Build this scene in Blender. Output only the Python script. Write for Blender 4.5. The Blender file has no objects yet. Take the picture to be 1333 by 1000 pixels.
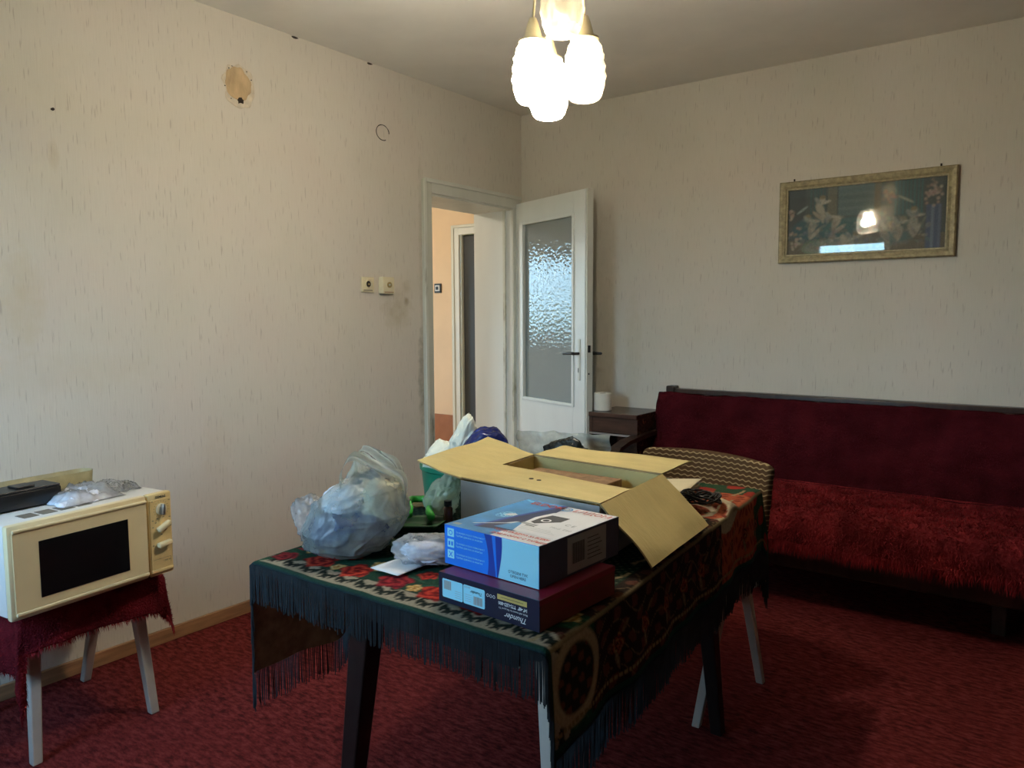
import bpy, bmesh, math, random
import numpy as np
from mathutils import Vector, Matrix, noise
random.seed(7); rng = np.random.default_rng(7)
C = bpy.context.scene.collection
SC = bpy.context.scene
PI = math.pi

# ------------------------------------------------------------------ camera, sky, lights, exposure
cam = bpy.data.cameras.new('camera'); co = bpy.data.objects.new('camera', cam); C.objects.link(co)
cam.sensor_fit = 'HORIZONTAL'; cam.sensor_width = 36; cam.lens = 36*994.04/1333
cam.clip_start = .02; cam.clip_end = 100
_y, _p, _r = .639059125, .0889054123, -.00462339387
_f = Vector((-math.sin(_y)*math.cos(_p), math.cos(_y)*math.cos(_p), -math.sin(_p)))
_rt = Vector((math.cos(_y), math.sin(_y), 0)); _up = _rt.cross(_f)
R_ = _rt*math.cos(_r)+_up*math.sin(_r); U_ = -_rt*math.sin(_r)+_up*math.cos(_r)
m = Matrix((R_, U_, -_f)).transposed().to_4x4(); m.translation = (2.89194, -4.00094, 1.29628)
co.matrix_world = m; SC.camera = co

SKY_STRENGTH = 2.85
LAMP_POWER = 21.0
LAMP_COLOR = (1.0, .94, .85)
HALL_POWER = 3.6
EXPOSURE = 3.0
w = bpy.data.worlds.new('sky'); SC.world = w; w.use_nodes = True
nt = w.node_tree; bg = nt.nodes['Background']
tc = nt.nodes.new('ShaderNodeTexCoord'); sx = nt.nodes.new('ShaderNodeSeparateXYZ'); rp = nt.nodes.new('ShaderNodeValToRGB')
nt.links.new(tc.outputs['Generated'], sx.inputs[0]); 
mr = nt.nodes.new('ShaderNodeMapRange'); mr.inputs[1].default_value = -1; mr.inputs[2].default_value = 1
nt.links.new(sx.outputs[2], mr.inputs[0]); nt.links.new(mr.outputs[0], rp.inputs[0])
e = rp.color_ramp.elements
e[0].position = .49; e[0].color = (.05, .08, .05, 1); e[1].position = .58; e[1].color = (.40, .68, .92, 1)
x_ = rp.color_ramp.elements.new(.505); x_.color = (.34, .58, .74, 1); e = rp.color_ramp.elements
e = rp.color_ramp.elements.new(1.0); e.color = (.22, .48, .95, 1)
nt.links.new(rp.outputs[0], bg.inputs[0]); bg.inputs[1].default_value = SKY_STRENGTH
SC.view_settings.view_transform = 'Standard'; SC.view_settings.look = 'None'
SC.view_settings.gamma = 1; SC.view_settings.use_curve_mapping = False
SC.view_settings.exposure = EXPOSURE
SC.cycles.max_bounces = 8; SC.cycles.transparent_max_bounces = 24; SC.cycles.transmission_bounces = 6
SC.cycles.caustics_reflective = False; SC.cycles.caustics_refractive = False
SC.cycles.sample_clamp_indirect = 4.0; SC.cycles.use_denoising = True

def portal(name, loc, rot, sx, sy):
    l = bpy.data.lights.new(name, 'AREA'); l.shape = 'RECTANGLE'; l.size = sx; l.size_y = sy
    l.cycles.is_portal = True
    o = bpy.data.objects.new(name, l); C.objects.link(o); o.location = loc; o.rotation_euler = rot
portal('window_portal', (.92, -4.58, 1.49), (PI/2, 0, 0), .74, 1.18)          # faces +y
portal('hall_window_portal', (-3.68, -1.3, 1.5), (PI/2, 0, -PI/2), 1.2, 1.0)  # faces +x
def point(name, loc, power, color, r):
    l = bpy.data.lights.new(name, 'POINT'); l.energy = power; l.color = color; l.shadow_soft_size = r
    o = bpy.data.objects.new(name, l); C.objects.link(o); o.location = loc; return o

# ------------------------------------------------------------------ materials
MATS = {}
def newmat(name):
    m = bpy.data.materials.new(name); m.use_nodes = True; MATS[name] = m
    nt = m.node_tree; return m, nt, nt.nodes['Principled BSDF']
def coords(nt, scale=(1, 1, 1), kind='Object'):
    t = nt.nodes.new('ShaderNodeTexCoord'); mp = nt.nodes.new('ShaderNodeMapping'); mp.inputs['Scale'].default_value = scale
    nt.links.new(t.outputs[kind], mp.inputs[0]); return mp.outputs[0]
def noise_n(nt, vec, scale, detail=3, rough=.55):
    n = nt.nodes.new('ShaderNodeTexNoise'); n.inputs['Scale'].default_value = scale
    n.inputs['Detail'].default_value = detail; n.inputs['Roughness'].default_value = rough
    nt.links.new(vec, n.inputs['Vector']); return n.outputs['Fac']
def ramp(nt, fac, *stops):
    r = nt.nodes.new('ShaderNodeValToRGB'); els = r.color_ramp.elements
    while len(els) < len(stops): els.new(.5)
    for el, (p, c) in zip(els, stops):
        el.position = p; el.color = (*c, 1) if len(c) == 3 else c
    nt.links.new(fac, r.inputs[0]); return r.outputs[0]
def mixc(nt, fac, a, b, mode='MIX'):
    x = nt.nodes.new('ShaderNodeMix'); x.data_type = 'RGBA'; x.blend_type = mode
    for s, v in ((x.inputs[0], fac), (x.inputs[6], a), (x.inputs[7], b)):
        if hasattr(v, 'links') or isinstance(v, bpy.types.NodeSocket): nt.links.new(v, s)
        elif isinstance(v, (int, float)): s.default_value = v
        else: s.default_value = (*v, 1)
    return x.outputs[2]
def bump(nt, bs, h, strength, dist=.01):
    b = nt.nodes.new('ShaderNodeBump'); b.inputs['Strength'].default_value = strength; b.inputs['Distance'].default_value = dist
    nt.links.new(h, b.inputs['Height']); nt.links.new(b.outputs[0], bs.inputs['Normal'])
def plain(name, col, rough=.5, metal=0., var=.12, vscale=14, bstr=.0, bscale=120, stretch=(1, 1, 1), spec=.5, dirt=None, coat=0.):
    m, nt, bs = newmat(name)
    v = coords(nt, stretch); n = noise_n(nt, v, vscale)
    lo = tuple(max(0, c*(1-var)) for c in col); hi = tuple(min(1, c*(1+var)) for c in col)
    colo = ramp(nt, n, (.3, lo), (.7, hi))
    if dirt:
        d = ramp(nt, noise_n(nt, v, dirt[1], 6, .7), (dirt[2], (0, 0, 0)), (dirt[2]+.12, (1, 1, 1)))
        colo = mixc(nt, d, colo, dirt[0])
    nt.links.new(colo, bs.inputs['Base Color'])
    bs.inputs['Roughness'].default_value = rough; bs.inputs['Metallic'].default_value = metal
    bs.inputs['Specular IOR Level'].default_value = spec; bs.inputs['Coat Weight'].default_value = coat
    if bstr: bump(nt, bs, noise_n(nt, v, bscale, 4), bstr)
    return m
def vcol(name, rough=.7, bstr=0, bscale=300, spec=.3):
    m, nt, bs = newmat(name); a = nt.nodes.new('ShaderNodeAttribute'); a.attribute_name = 'pattern'
    n = noise_n(nt, coords(nt), 160, 2)
    nt.links.new(mixc(nt, ramp(nt, n, (.3, (0, 0, 0)), (.7, (.25, .25, .25))), a.outputs['Color'], (0, 0, 0)), bs.inputs['Base Color'])
    bs.inputs['Roughness'].default_value = rough; bs.inputs['Specular IOR Level'].default_value = spec
    if bstr: bump(nt, bs, noise_n(nt, coords(nt), bscale, 3), bstr, .004)
    return m
def film(name, tint, transp=.5, white=.3, rough=.18, bscale=40, bstr=.5):
    """thin translucent plastic: transparent + diffuse/translucent + gloss"""
    m = bpy.data.materials.new(name); m.use_nodes = True; MATS[name] = m; nt = m.node_tree; N = nt.nodes
    N.remove(N['Principled BSDF']); out = N['Material Output']
    tr = N.new('ShaderNodeBsdfTransparent'); tr.inputs[0].default_value = (*[.75+.25*c for c in tint], 1)
    df = N.new('ShaderNodeBsdfDiffuse'); df.inputs[0].default_value = (*tint, 1)
    tl = N.new('ShaderNodeBsdfTranslucent'); tl.inputs[0].default_value = (*tint, 1)
    gl = N.new('ShaderNodeBsdfGlossy'); gl.inputs['Roughness'].default_value = rough
    fr = N.new('ShaderNodeFresnel'); fr.inputs[0].default_value = 1.28
    m1 = N.new('ShaderNodeMixShader'); m2 = N.new('ShaderNodeMixShader'); m3 = N.new('ShaderNodeMixShader')
    m1.inputs[0].default_value = .5; nt.links.new(df.outputs[0], m1.inputs[1]); nt.links.new(tl.outputs[0], m1.inputs[2])
    n = noise_n(nt, coords(nt), 18, 4); 
    mr = N.new('ShaderNodeMapRange'); mr.inputs[1].default_value = .3; mr.inputs[2].default_value = .7
    mr.inputs[3].default_value = transp+.15; mr.inputs[4].default_value = transp-.15
    nt.links.new(n, mr.inputs[0]); nt.links.new(mr.outputs[0], m2.inputs[0])
    nt.links.new(m1.outputs[0], m2.inputs[1]); nt.links.new(tr.outputs[0], m2.inputs[2])
    nt.links.new(fr.outputs[0], m3.inputs[0]); nt.links.new(m2.outputs[0], m3.inputs[1]); nt.links.new(gl.outputs[0], m3.inputs[2])
    nt.links.new(m3.outputs[0], out.inputs[0])
    b = N.new('ShaderNodeBump'); b.inputs['Strength'].default_value = bstr; b.inputs['Distance'].default_value = .01
    rn = N.new('ShaderNodeTexNoise'); rn.noise_type = 'RIDGED_MULTIFRACTAL'; rn.inputs['Scale'].default_value = bscale; rn.inputs['Detail'].default_value = 3
    nt.links.new(coords(nt), rn.inputs['Vector']); nt.links.new(rn.outputs[0], b.inputs['Height'])
    for s in (df, tl, gl, fr): nt.links.new(b.outputs[0], s.inputs['Normal'])
    return m

def wallpaper(name, stains_and_tints, hor):
    """cream paper with short vertical flecks; hor = index of the horizontal axis (0 x, 1 y)"""
    m, nt, bs = newmat(name)
    sc = [30, 30, 30]; sc[hor] = 150; sc[2] = 11
    v = coords(nt, tuple(sc)); fl = noise_n(nt, v, 1.0, 2, .5)
    sc2 = [60, 60, 60]; sc2[hor] = 420; sc2[2] = 9
    fine = noise_n(nt, coords(nt, tuple(sc2)), 1.0, 2)
    broad = noise_n(nt, coords(nt), 2.3, 2)
    base = ramp(nt, broad, (.35, (.70, .635, .55)), (.5, (.70, .65, .56)), (.65, (.68, .635, .54)))
    base = mixc(nt, ramp(nt, fine, (.3, (0, 0, 0)), (.75, (.16, .16, .16))), base, (.45, .40, .33))
    base = mixc(nt, ramp(nt, fl, (.63, (0, 0, 0)), (.70, (.48, .48, .48))), base, (.36, .30, .25))
    geo = nt.nodes.new('ShaderNodeTexCoord')
    sp = nt.nodes.new('ShaderNodeSeparateXYZ'); nt.links.new(geo.outputs['Object'], sp.inputs[0])
    wob = noise_n(nt, coords(nt), 22, 4)
    for (h, z, rh, rz, col, amt) in stains_and_tints:
        def sub(sock, c, r):
            a = nt.nodes.new('ShaderNodeMath'); a.operation = 'SUBTRACT'; nt.links.new(sock, a.inputs[0]); a.inputs[1].default_value = c
            d = nt.nodes.new('ShaderNodeMath'); d.operation = 'DIVIDE'; nt.links.new(a.outputs[0], d.inputs[0]); d.inputs[1].default_value = r
            q = nt.nodes.new('ShaderNodeMath'); q.operation = 'POWER'; nt.links.new(d.outputs[0], q.inputs[0]); q.inputs[1].default_value = 2
            return q.outputs[0]
        s = nt.nodes.new('ShaderNodeMath'); s.operation = 'ADD'
        nt.links.new(sub(sp.outputs[hor], h, rh), s.inputs[0]); nt.links.new(sub(sp.outputs[2], z, rz), s.inputs[1])
        t = nt.nodes.new('ShaderNodeMath'); t.operation = 'ADD'; nt.links.new(s.outputs[0], t.inputs[0]); nt.links.new(wob, t.inputs[1])
        f = ramp(nt, t.outputs[0], (.35, (amt,)*3), (1.0, (amt*.25,)*3), (1.0, (0, 0, 0)))
        f = ramp(nt, t.outputs[0], (.3, (amt,)*3), (1.0, (0, 0, 0)))
        base = mixc(nt, f, base, col)
    nt.links.new(base, bs.inputs['Base Color']); bs.inputs['Roughness'].default_value = .75; bs.inputs['Specular IOR Level'].default_value = .2
    bump(nt, bs, fl, .15, .003)
    return m

M_wall_left = wallpaper('wallpaper_left', [
    (-1.05, 1.375, .035, .04, (.30, .22, .12), .8), (-1.12, 1.33, .17, .16, (.45, .38, .24), .55),
    (-1.05, 1.45, .05, .06, (.40, .33, .20), .4),
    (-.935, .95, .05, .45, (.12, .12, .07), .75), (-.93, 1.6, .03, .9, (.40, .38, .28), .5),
    (-2.95, 1.92, .28, .22, (.60, .55, .53), .45), (-2.77, 1.86, .03, .09, (.45, .36, .22), .4),
    (-2.9, 1.35, .12, .30, (.58, .48, .30), .45), (-2.75, 1.1, .5, .12, (.60, .52, .38), .3), (-2.2, .75, .12, .25, (.60, .50, .36), .3)], 1)
M_wall_right = wallpaper('wallpaper_right', [(.80, 1.1, .10, .5, (.55, .50, .35), .45), (.62, 1.3, .12, .9, (.46, .45, .38), .4)], 0)  # two tall soft olive-grey bands beside the open door
M_ceil = plain('ceiling_paint', (.80, .77, .70), .9, var=.05, vscale=3, bstr=.05)
M_hall = plain('hall_paint', (.80, .60, .40), .8, var=.04, vscale=4, dirt=((.62, .42, .24), 3, .66))
M_dado = plain('hall_dado', (.36, .14, .06), .5, var=.1)
M_white = plain('white_paint', (.74, .76, .72), .35, var=.04, vscale=6, stretch=(1, 1, .2), dirt=((.45, .42, .33), 5, .68))
M_casing = plain('casing_paint', (.66, .66, .58), .4, var=.06, vscale=6, stretch=(1, 1, .25), dirt=((.20, .18, .10), 4, .62))
M_frame_dirty = plain('casing_paint_dirty', (.56, .56, .47), .45, var=.1, vscale=7, stretch=(2, 2, .3), dirt=((.10, .10, .05), 5, .56))
M_grey_door = plain('grey_door_paint', (.045, .05, .052), .5, var=.06)
M_skirt = plain('skirting_wood', (.36, .19, .09), .45, var=.25, vscale=6, stretch=(10, 1, 10))
M_black = plain('black_plastic', (.007, .007, .008), .35, var=.2)
M_cord = plain('cord_black', (.015, .013, .012), .5)
M_darkwood = plain('dark_wood', (.035, .018, .012), .28, var=.35, vscale=5, stretch=(6, 6, 1))
M_cabwood = plain('cabinet_wood', (.06, .028, .018), .25, var=.3, vscale=5, stretch=(1, 8, 8))
M_tablewood = plain('table_leg_wood', (.012, .009, .008), .35, var=.3)
M_palewood = plain('pale_paint', (.46, .42, .36), .5, var=.08, dirt=((.40, .33, .24), 14, .66))
M_metal = plain('dull_metal', (.45, .44, .42), .35, .9)
M_cream = plain('cream_plastic', (.78, .66, .40), .35, var=.05, vscale=5)
M_creampanel = plain('yellowed_plastic', (.74, .56, .26), .38, var=.05, vscale=5)
M_casemetal = plain('case_enamel', (.72, .70, .66), .35, var=.05, dirt=((.5, .45, .36), 8, .68))
M_window = plain('microwave_glass', (.006, .006, .007), .12, var=.1)
M_vent = plain('vent_grey', (.17, .15, .12), .6)
M_switch = plain('ivory_plastic', (.74, .66, .44), .4, var=.06)
M_brass = plain('old_brass', (.55, .42, .2), .35, .8)
M_plaster = plain('bare_plaster', (.56, .40, .22), .9, var=.25, vscale=16, stretch=(1, 1, .5), bstr=.4, bscale=60)
M_plasterrim = plain('torn_paper', (.66, .58, .45), .9, var=.15, vscale=30)
M_hole = plain('dark_hole', (.03, .02, .012), .9)
M_gilt = plain('gilt_frame', (.36, .30, .17), .45, .25, var=.3, vscale=60, bstr=.2, bscale=150)
M_giltin = plain('gilt_inner', (.55, .47, .30), .4, .3, var=.2, vscale=80)
M_card = plain('cardboard', (.60, .48, .20), .75, var=.06, vscale=9, bstr=.25, bscale=45, stretch=(1, 3, 1))
M_cardedge = plain('cardboard_edge', (.40, .28, .12), .8)
M_cartonwhite = plain('carton_white', (.46, .46, .44), .6, var=.04)
M_brownpad = plain('brown_card', (.26, .15, .075), .8, var=.3, vscale=40, bstr=.3, bscale=90)
M_blue1 = plain('print_blue', (.012, .21, .86), .35, var=.05)
M_pale_bluelit = plain('print_pale_bluelit', (.36, .80, .97), .35, var=.02)  # white print with the blue window light put into its colour
M_bluedeep = plain('print_deep_blue', (.012, .05, .36), .35)
M_navy = plain('print_navy', (.015, .025, .10), .35)
M_bluesky = plain('print_mid_blue', (.05, .28, .58), .35, var=.25, vscale=18)
M_printwhite = plain('print_white', (.80, .80, .80), .4, var=.02)
M_printred = plain('print_red', (.55, .07, .05), .5)
M_printblack = plain('print_black', (.02, .02, .025), .5)
M_printgold = plain('print_gold', (.60, .42, .12), .45)
M_printgrey = plain('print_grey', (.40, .42, .42), .5)
M_sidedark = plain('print_side_navy_unlit', (.05, .07, .12), .4, var=.2)  # navy print, the darkness of the unlit box side put into the tone
M_maroon = plain('print_maroon', (.22, .012, .034), .3, var=.1)
M_darkbox = plain('print_black_navy', (.012, .012, .035), .35)
M_rustbox = plain('print_rust', (.15, .035, .020), .4, var=.2)
M_paper = plain('paper', (.80, .80, .79), .7, var=.02)
M_creampaper = plain('cream_paper', (.78, .70, .48), .7, var=.04)
M_whitebag = plain('white_bag', (.78, .80, .68), .45, var=.05, bstr=.3, bscale=40)
M_bluebag = plain('dark_blue_bag', (.012, .02, .12), .2, var=.3, bstr=.6, bscale=45)
M_blackbag = plain('black_bag', (.015, .017, .015), .2, bstr=.6, bscale=45)
M_bundle = plain('blue_bundle', (.012, .035, .13), .5, var=.5, vscale=25)
M_olive = plain('olive_bundle', (.60, .57, .42), .6, var=.25, vscale=20)
M_greenpl = plain('green_plastic', (.0, .20, .11), .4, var=.08)
M_greenbright = plain('bright_green_plastic', (.05, .42, .05), .3, var=.1)
M_greendark = plain('dark_green_plastic', (.02, .07, .025), .3, var=.2)
M_brownglass = plain('brown_bottle', (.10, .03, .012), .2)
M_ochre = plain('ochre_cloth', (.45, .24, .08), .8, var=.3)
M_bluecloth = plain('pale_blue_cloth', (.74, .76, .84), .7, var=.08)
M_roll = plain('tissue', (.74, .71, .62), .9, var=.04, bstr=.1)
M_fringe = plain('fringe_thread', (.010, .016, .020), .8, var=.5, vscale=30)
M_backing = plain('cloth_backing', (.40, .29, .19), .9, var=.3, vscale=30)
M_throw = plain('red_throw', (.18, .018, .020), .95, var=.55, vscale=7, bstr=1.0, bscale=70, spec=.05)
M_fur = plain('red_pile', (.20, .018, .021), .95, var=.6, vscale=9, spec=.05)
M_sofaleg = plain('sofa_leg_wood', (.075, .05, .038), .4, var=.3)
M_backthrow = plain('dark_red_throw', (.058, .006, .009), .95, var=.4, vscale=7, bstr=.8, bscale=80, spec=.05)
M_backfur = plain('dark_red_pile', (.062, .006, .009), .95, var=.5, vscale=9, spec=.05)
M_stoolcloth = plain('red_stool_cloth', (.12, .010, .015), .95, var=.4, vscale=20, bstr=.8, bscale=160, spec=.05)
M_bulb, nt, bs = newmat('bulb'); bs.inputs['Emission Color'].default_value = (*LAMP_COLOR, 1); bs.inputs['Emission Strength'].default_value = 40
M_filmwhite = film('bag_film', (.88, .95, .88), .67, rough=.14, bscale=16, bstr=.6)
M_filmclear = film('clear_film', (.97, .97, .98), .66, rough=.10, bscale=26, bstr=.6)
M_filmhandle = film('bag_handle_film', (.86, .95, .90), .42, rough=.14, bscale=16, bstr=.4)
M_filmthin = film('thin_clear_film', (.97, .97, .98), .84, rough=.08, bscale=30, bstr=.6)
M_filmgreen = film('greenish_film', (.86, .92, .68), .38, rough=.12, bscale=24, bstr=.6)
M_filmgrey = film('grey_film', (.62, .66, .58), .45, rough=.1, bscale=22, bstr=.5)
M_tray = film('tray_plastic', (.86, .76, .46), .35, rough=.12, bscale=20, bstr=.1)

# carpet
M_carpet, nt, bs = newmat('red_carpet')
v = coords(nt, (16, 40, 1)); n1 = noise_n(nt, v, 1.6, 5, .65); n2 = noise_n(nt, coords(nt), 3, 3)
c1 = ramp(nt, n1, (.38, (.065, .010, .010)), (.50, (.16, .021, .020)), (.66, (.24, .048, .042)))
c2 = mixc(nt, ramp(nt, n2, (.35, (0, 0, 0)), (.7, (.35, .35, .35))), c1, (.16, .02, .02))
nt.links.new(c2, bs.inputs['Base Color']); bs.inputs['Roughness'].default_value = .95; bs.inputs['Specular IOR Level'].default_value = .08
bump(nt, bs, noise_n(nt, coords(nt, (60, 160, 1)), 2, 4), .8, .01)
# chair fabric: wavy stripes
M_chairfab, nt, bs = newmat('wavy_fabric')
tcx = nt.nodes.new('ShaderNodeTexCoord'); sp = nt.nodes.new('ShaderNodeSeparateXYZ'); nt.links.new(tcx.outputs['Object'], sp.inputs[0])
def mth(op, a, b=None):
    x = nt.nodes.new('ShaderNodeMath'); x.operation = op
    for s, v in ((x.inputs[0], a), (x.inputs[1], b)):
        if v is None: continue
        if isinstance(v, (int, float)): s.default_value = v
        else: nt.links.new(v, s)
    return x.outputs[0]
zz = mth('ADD', sp.outputs[2], mth('MULTIPLY', mth('SINE', mth('MULTIPLY', sp.outputs[0], 2*PI/.026)), .0022))
fr = mth('FRACT', mth('DIVIDE', zz, .0165))
cc = ramp(nt, fr, (.0, (.07, .04, .02)), (.48, (.09, .05, .023)), (.56, (.36, .27, .15)), (.68, (.34, .26, .14)), (.76, (.12, .065, .03)), (1.0, (.07, .04, .02)))
nt.links.new(cc, bs.inputs['Base Color']); bs.inputs['Roughness'].default_value = .9; bs.inputs['Specular IOR Level'].default_value = .1
bump(nt, bs, noise_n(nt, coords(nt), 350, 2), .4, .003)
# lamp glass
M_shade = bpy.data.materials.new('shade_glass'); M_shade.use_nodes = True; nt = M_shade.node_tree; N = nt.nodes; N.remove(N['Principled BSDF'])
tr = N.new('ShaderNodeBsdfTransparent'); tr.inputs[0].default_value = (.95, .92, .85, 1)
tl = N.new('ShaderNodeBsdfTranslucent'); tl.inputs[0].default_value = (.95, .88, .74, 1)
df = N.new('ShaderNodeBsdfDiffuse'); df.inputs[0].default_value = (.95, .90, .80, 1)
gl = N.new('ShaderNodeBsdfGlossy'); gl.inputs['Roughness'].default_value = .12
a1 = N.new('ShaderNodeMixShader'); a1.inputs[0].default_value = .45; nt.links.new(tl.outputs[0], a1.inputs[1]); nt.links.new(df.outputs[0], a1.inputs[2])
a2 = N.new('ShaderNodeMixShader'); a2.inputs[0].default_value = .66; A2 = a2; nt.links.new(a1.outputs[0], a2.inputs[1]); nt.links.new(tr.outputs[0], a2.inputs[2])
a3 = N.new('ShaderNodeMixShader'); a3.inputs[0].default_value = .06; nt.links.new(a2.outputs[0], a3.inputs[1]); nt.links.new(gl.outputs[0], a3.inputs[2])
nt.links.new(a3.outputs[0], N['Material Output'].inputs[0])
M_shadebase = M_shade.copy(); M_shadebase.name = 'shade_glass_base'
[n for n in M_shadebase.node_tree.nodes if n.type == 'MIX_SHADER' and abs(n.inputs[0].default_value-.66) < .01][0].inputs[0].default_value = .24
# flat clear pane and pebbled door pane
def pane_mat(name, tint, transp, ior, rough, bs_, bd, body=(.5, .56, .55)):
    m = bpy.data.materials.new(name); m.use_nodes = True; nt = m.node_tree; N = nt.nodes; N.remove(N['Principled BSDF'])
    tr = N.new('ShaderNodeBsdfTransparent'); tr.inputs[0].default_value = (*tint, 1)
    df = N.new('ShaderNodeBsdfDiffuse'); df.inputs[0].default_value = (*body, 1)
    gl = N.new('ShaderNodeBsdfGlossy'); gl.inputs['Roughness'].default_value = rough
    fr = N.new('ShaderNodeFresnel'); fr.inputs[0].default_value = ior
    x = N.new('ShaderNodeMixShader'); x.inputs[0].default_value = transp; nt.links.new(df.outputs[0], x.inputs[1]); nt.links.new(tr.outputs[0], x.inputs[2])
    y = N.new('ShaderNodeMixShader'); nt.links.new(fr.outputs[0], y.inputs[0]); nt.links.new(x.outputs[0], y.inputs[1]); nt.links.new(gl.outputs[0], y.inputs[2])
    nt.links.new(y.outputs[0], N['Material Output'].inputs[0])
    if bd:
        b = N.new('ShaderNodeBump'); b.inputs['Strength'].default_value = bd; b.inputs['Distance'].default_value = .004
        vo = N.new('ShaderNodeTexVoronoi'); vo.feature = 'SMOOTH_F1'; vo.inputs['Scale'].default_value = bs_
        nt.links.new(coords(nt), vo.inputs['Vector'])
        nt.links.new(vo.outputs['Distance'], b.inputs['Height'])
        for s in (gl, fr): nt.links.new(b.outputs[0], s.inputs['Normal'])
    return m
M_pane = pane_mat('clear_pane', (.96, .98, .97), 1.0, 1.5, .015, 1, 0)
M_pebble = pane_mat('pebbled_pane', (.72, .80, .78), .42, 1.45, .035, 60, .24)

# ------------------------------------------------------------------ mesh helpers
def V(*a): return Vector(a)
def box(bm, x0, x1, y0, y1, z0, z1, bev=0, M=None):
    bm2 = bmesh.new(); bmesh.ops.create_cube(bm2, size=1)
    bmesh.ops.transform(bm2, matrix=Matrix.Translation(((x0+x1)/2, (y0+y1)/2, (z0+z1)/2)) @ Matrix.Diagonal((abs(x1-x0), abs(y1-y0), abs(z1-z0), 1)), verts=bm2.verts)
    if bev: bmesh.ops.bevel(bm2, geom=bm2.edges[:], offset=bev, segments=2, affect='EDGES', profile=.5)
    if M is not None: bmesh.ops.transform(bm2, matrix=M, verts=bm2.verts)
    merge(bm, bm2)
def merge(bm, bm2):
    me = bpy.data.meshes.new('t'); bm2.to_mesh(me); bm2.free(); bm.from_mesh(me); bpy.data.meshes.remove(me)
def taper(bm, p0, p1, a0, b0, a1, b1, bev=.004):
    """four sided tapered leg from p0 (size a0 x b0) to p1 (size a1 x b1), axis aligned sections"""
    bm2 = bmesh.new(); r = []
    for p, a, b in ((p0, a0, b0), (p1, a1, b1)):
        r.append([bm2.verts.new((p[0]+sx*a/2, p[1]+sy*b/2, p[2])) for sx, sy in ((-1, -1), (1, -1), (1, 1), (-1, 1))])
    for i in range(4): bm2.faces.new((r[0][i], r[0][(i+1) % 4], r[1][(i+1) % 4], r[1][i]))
    bm2.faces.new(r[0][::-1]); bm2.faces.new(r[1]); bmesh.ops.recalc_face_normals(bm2, faces=bm2.faces)
    bmesh.ops.bevel(bm2, geom=bm2.edges[:], offset=bev, segments=2, affect='EDGES', profile=.5)
    merge(bm, bm2)
def lathe(bm, prof, n=32, M=None, f=None):
    """prof = [(r, z)...]; f(ang, i) scales the radius"""
    rows = []
    for i, (r, z) in enumerate(prof):
        row = []
        for k in range(n):
            a = 2*PI*k/n; rr = r*(f(a, i) if f else 1)
            p = V(rr*math.cos(a), rr*math.sin(a), z); row.append(bm.verts.new(M @ p if M is not None else p))
        rows.append(row)
    for i in range(len(rows)-1):
        for k in range(n): bm.faces.new((rows[i][k], rows[i][(k+1) % n], rows[i+1][(k+1) % n], rows[i+1][k]))
    return rows
def cyl(bm, p0, p1, r0, r1=None, n=20, cap=True):
    r1 = r0 if r1 is None else r1; p0 = Vector(p0); p1 = Vector(p1); d = p1-p0
    M = Matrix.Translation(p0) @ d.to_track_quat('Z', 'Y').to_matrix().to_4x4()
    rows = lathe(bm, [(r0, 0), (r1, d.length)], n, M)
    if cap: bm.faces.new(rows[0][::-1]); bm.faces.new(rows[1])
def tube(bm, pts, r, n=8, closed=False):
    pts = [Vector(p) for p in pts]; rows = []; N = len(pts); prev = None
    for i, p in enumerate(pts):
        t = (pts[(i+1) % N]-pts[i-1]) if closed or 0 < i < N-1 else (pts[1]-pts[0] if i == 0 else pts[-1]-pts[-2])
        t.normalize()
        if prev is None: prev = t.orthogonal().normalized()
        s = (prev-t*prev.dot(t)).normalized(); prev = s; b = t.cross(s)
        rr = r(i/(N-1)) if callable(r) else r
        rows.append([bm.verts.new(p+(s*math.cos(2*PI*k/n)+b*math.sin(2*PI*k/n))*rr) for k in range(n)])
    for i in range(N if closed else N-1):
        a, c = rows[i], rows[(i+1) % N]
        for k in range(n): bm.faces.new((a[k], a[(k+1) % n], c[(k+1) % n], c[k]))
    if not closed: bm.faces.new(rows[0][::-1]); bm.faces.new(rows[-1])
def grid(bm, fn, nu, nv):
    vs = [[bm.verts.new(fn(i/nu, j/nv)) for j in range(nv+1)] for i in range(nu+1)]
    for i in range(nu):
        for j in range(nv): bm.faces.new((vs[i][j], vs[i+1][j], vs[i+1][j+1], vs[i][j+1]))
    return vs
def solid(bm, t):
    """give an open sheet thickness"""
    bmesh.ops.recalc_face_normals(bm, faces=bm.faces)
    bmesh.ops.solidify(bm, geom=bm.faces[:], thickness=t)
def tagp(o, label=None, cat=None, group=None, kind=None):
    if label: o['label'] = label
    if cat: o['category'] = cat
    if group: o['group'] = group
    if kind: o['kind'] = kind
    return o
def empty(name, loc, rotz=0, label=None, cat=None, group=None, kind=None):
    o = bpy.data.objects.new(name, None); o.empty_display_size = .05; C.objects.link(o)
    o.location = loc; o.rotation_euler = (0, 0, rotz); return tagp(o, label, cat, group, kind)
def wm(o):
    M = Matrix.Translation(o.location) @ o.rotation_euler.to_matrix().to_4x4()
    return wm(o.parent) @ M if o.parent else M
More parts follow.
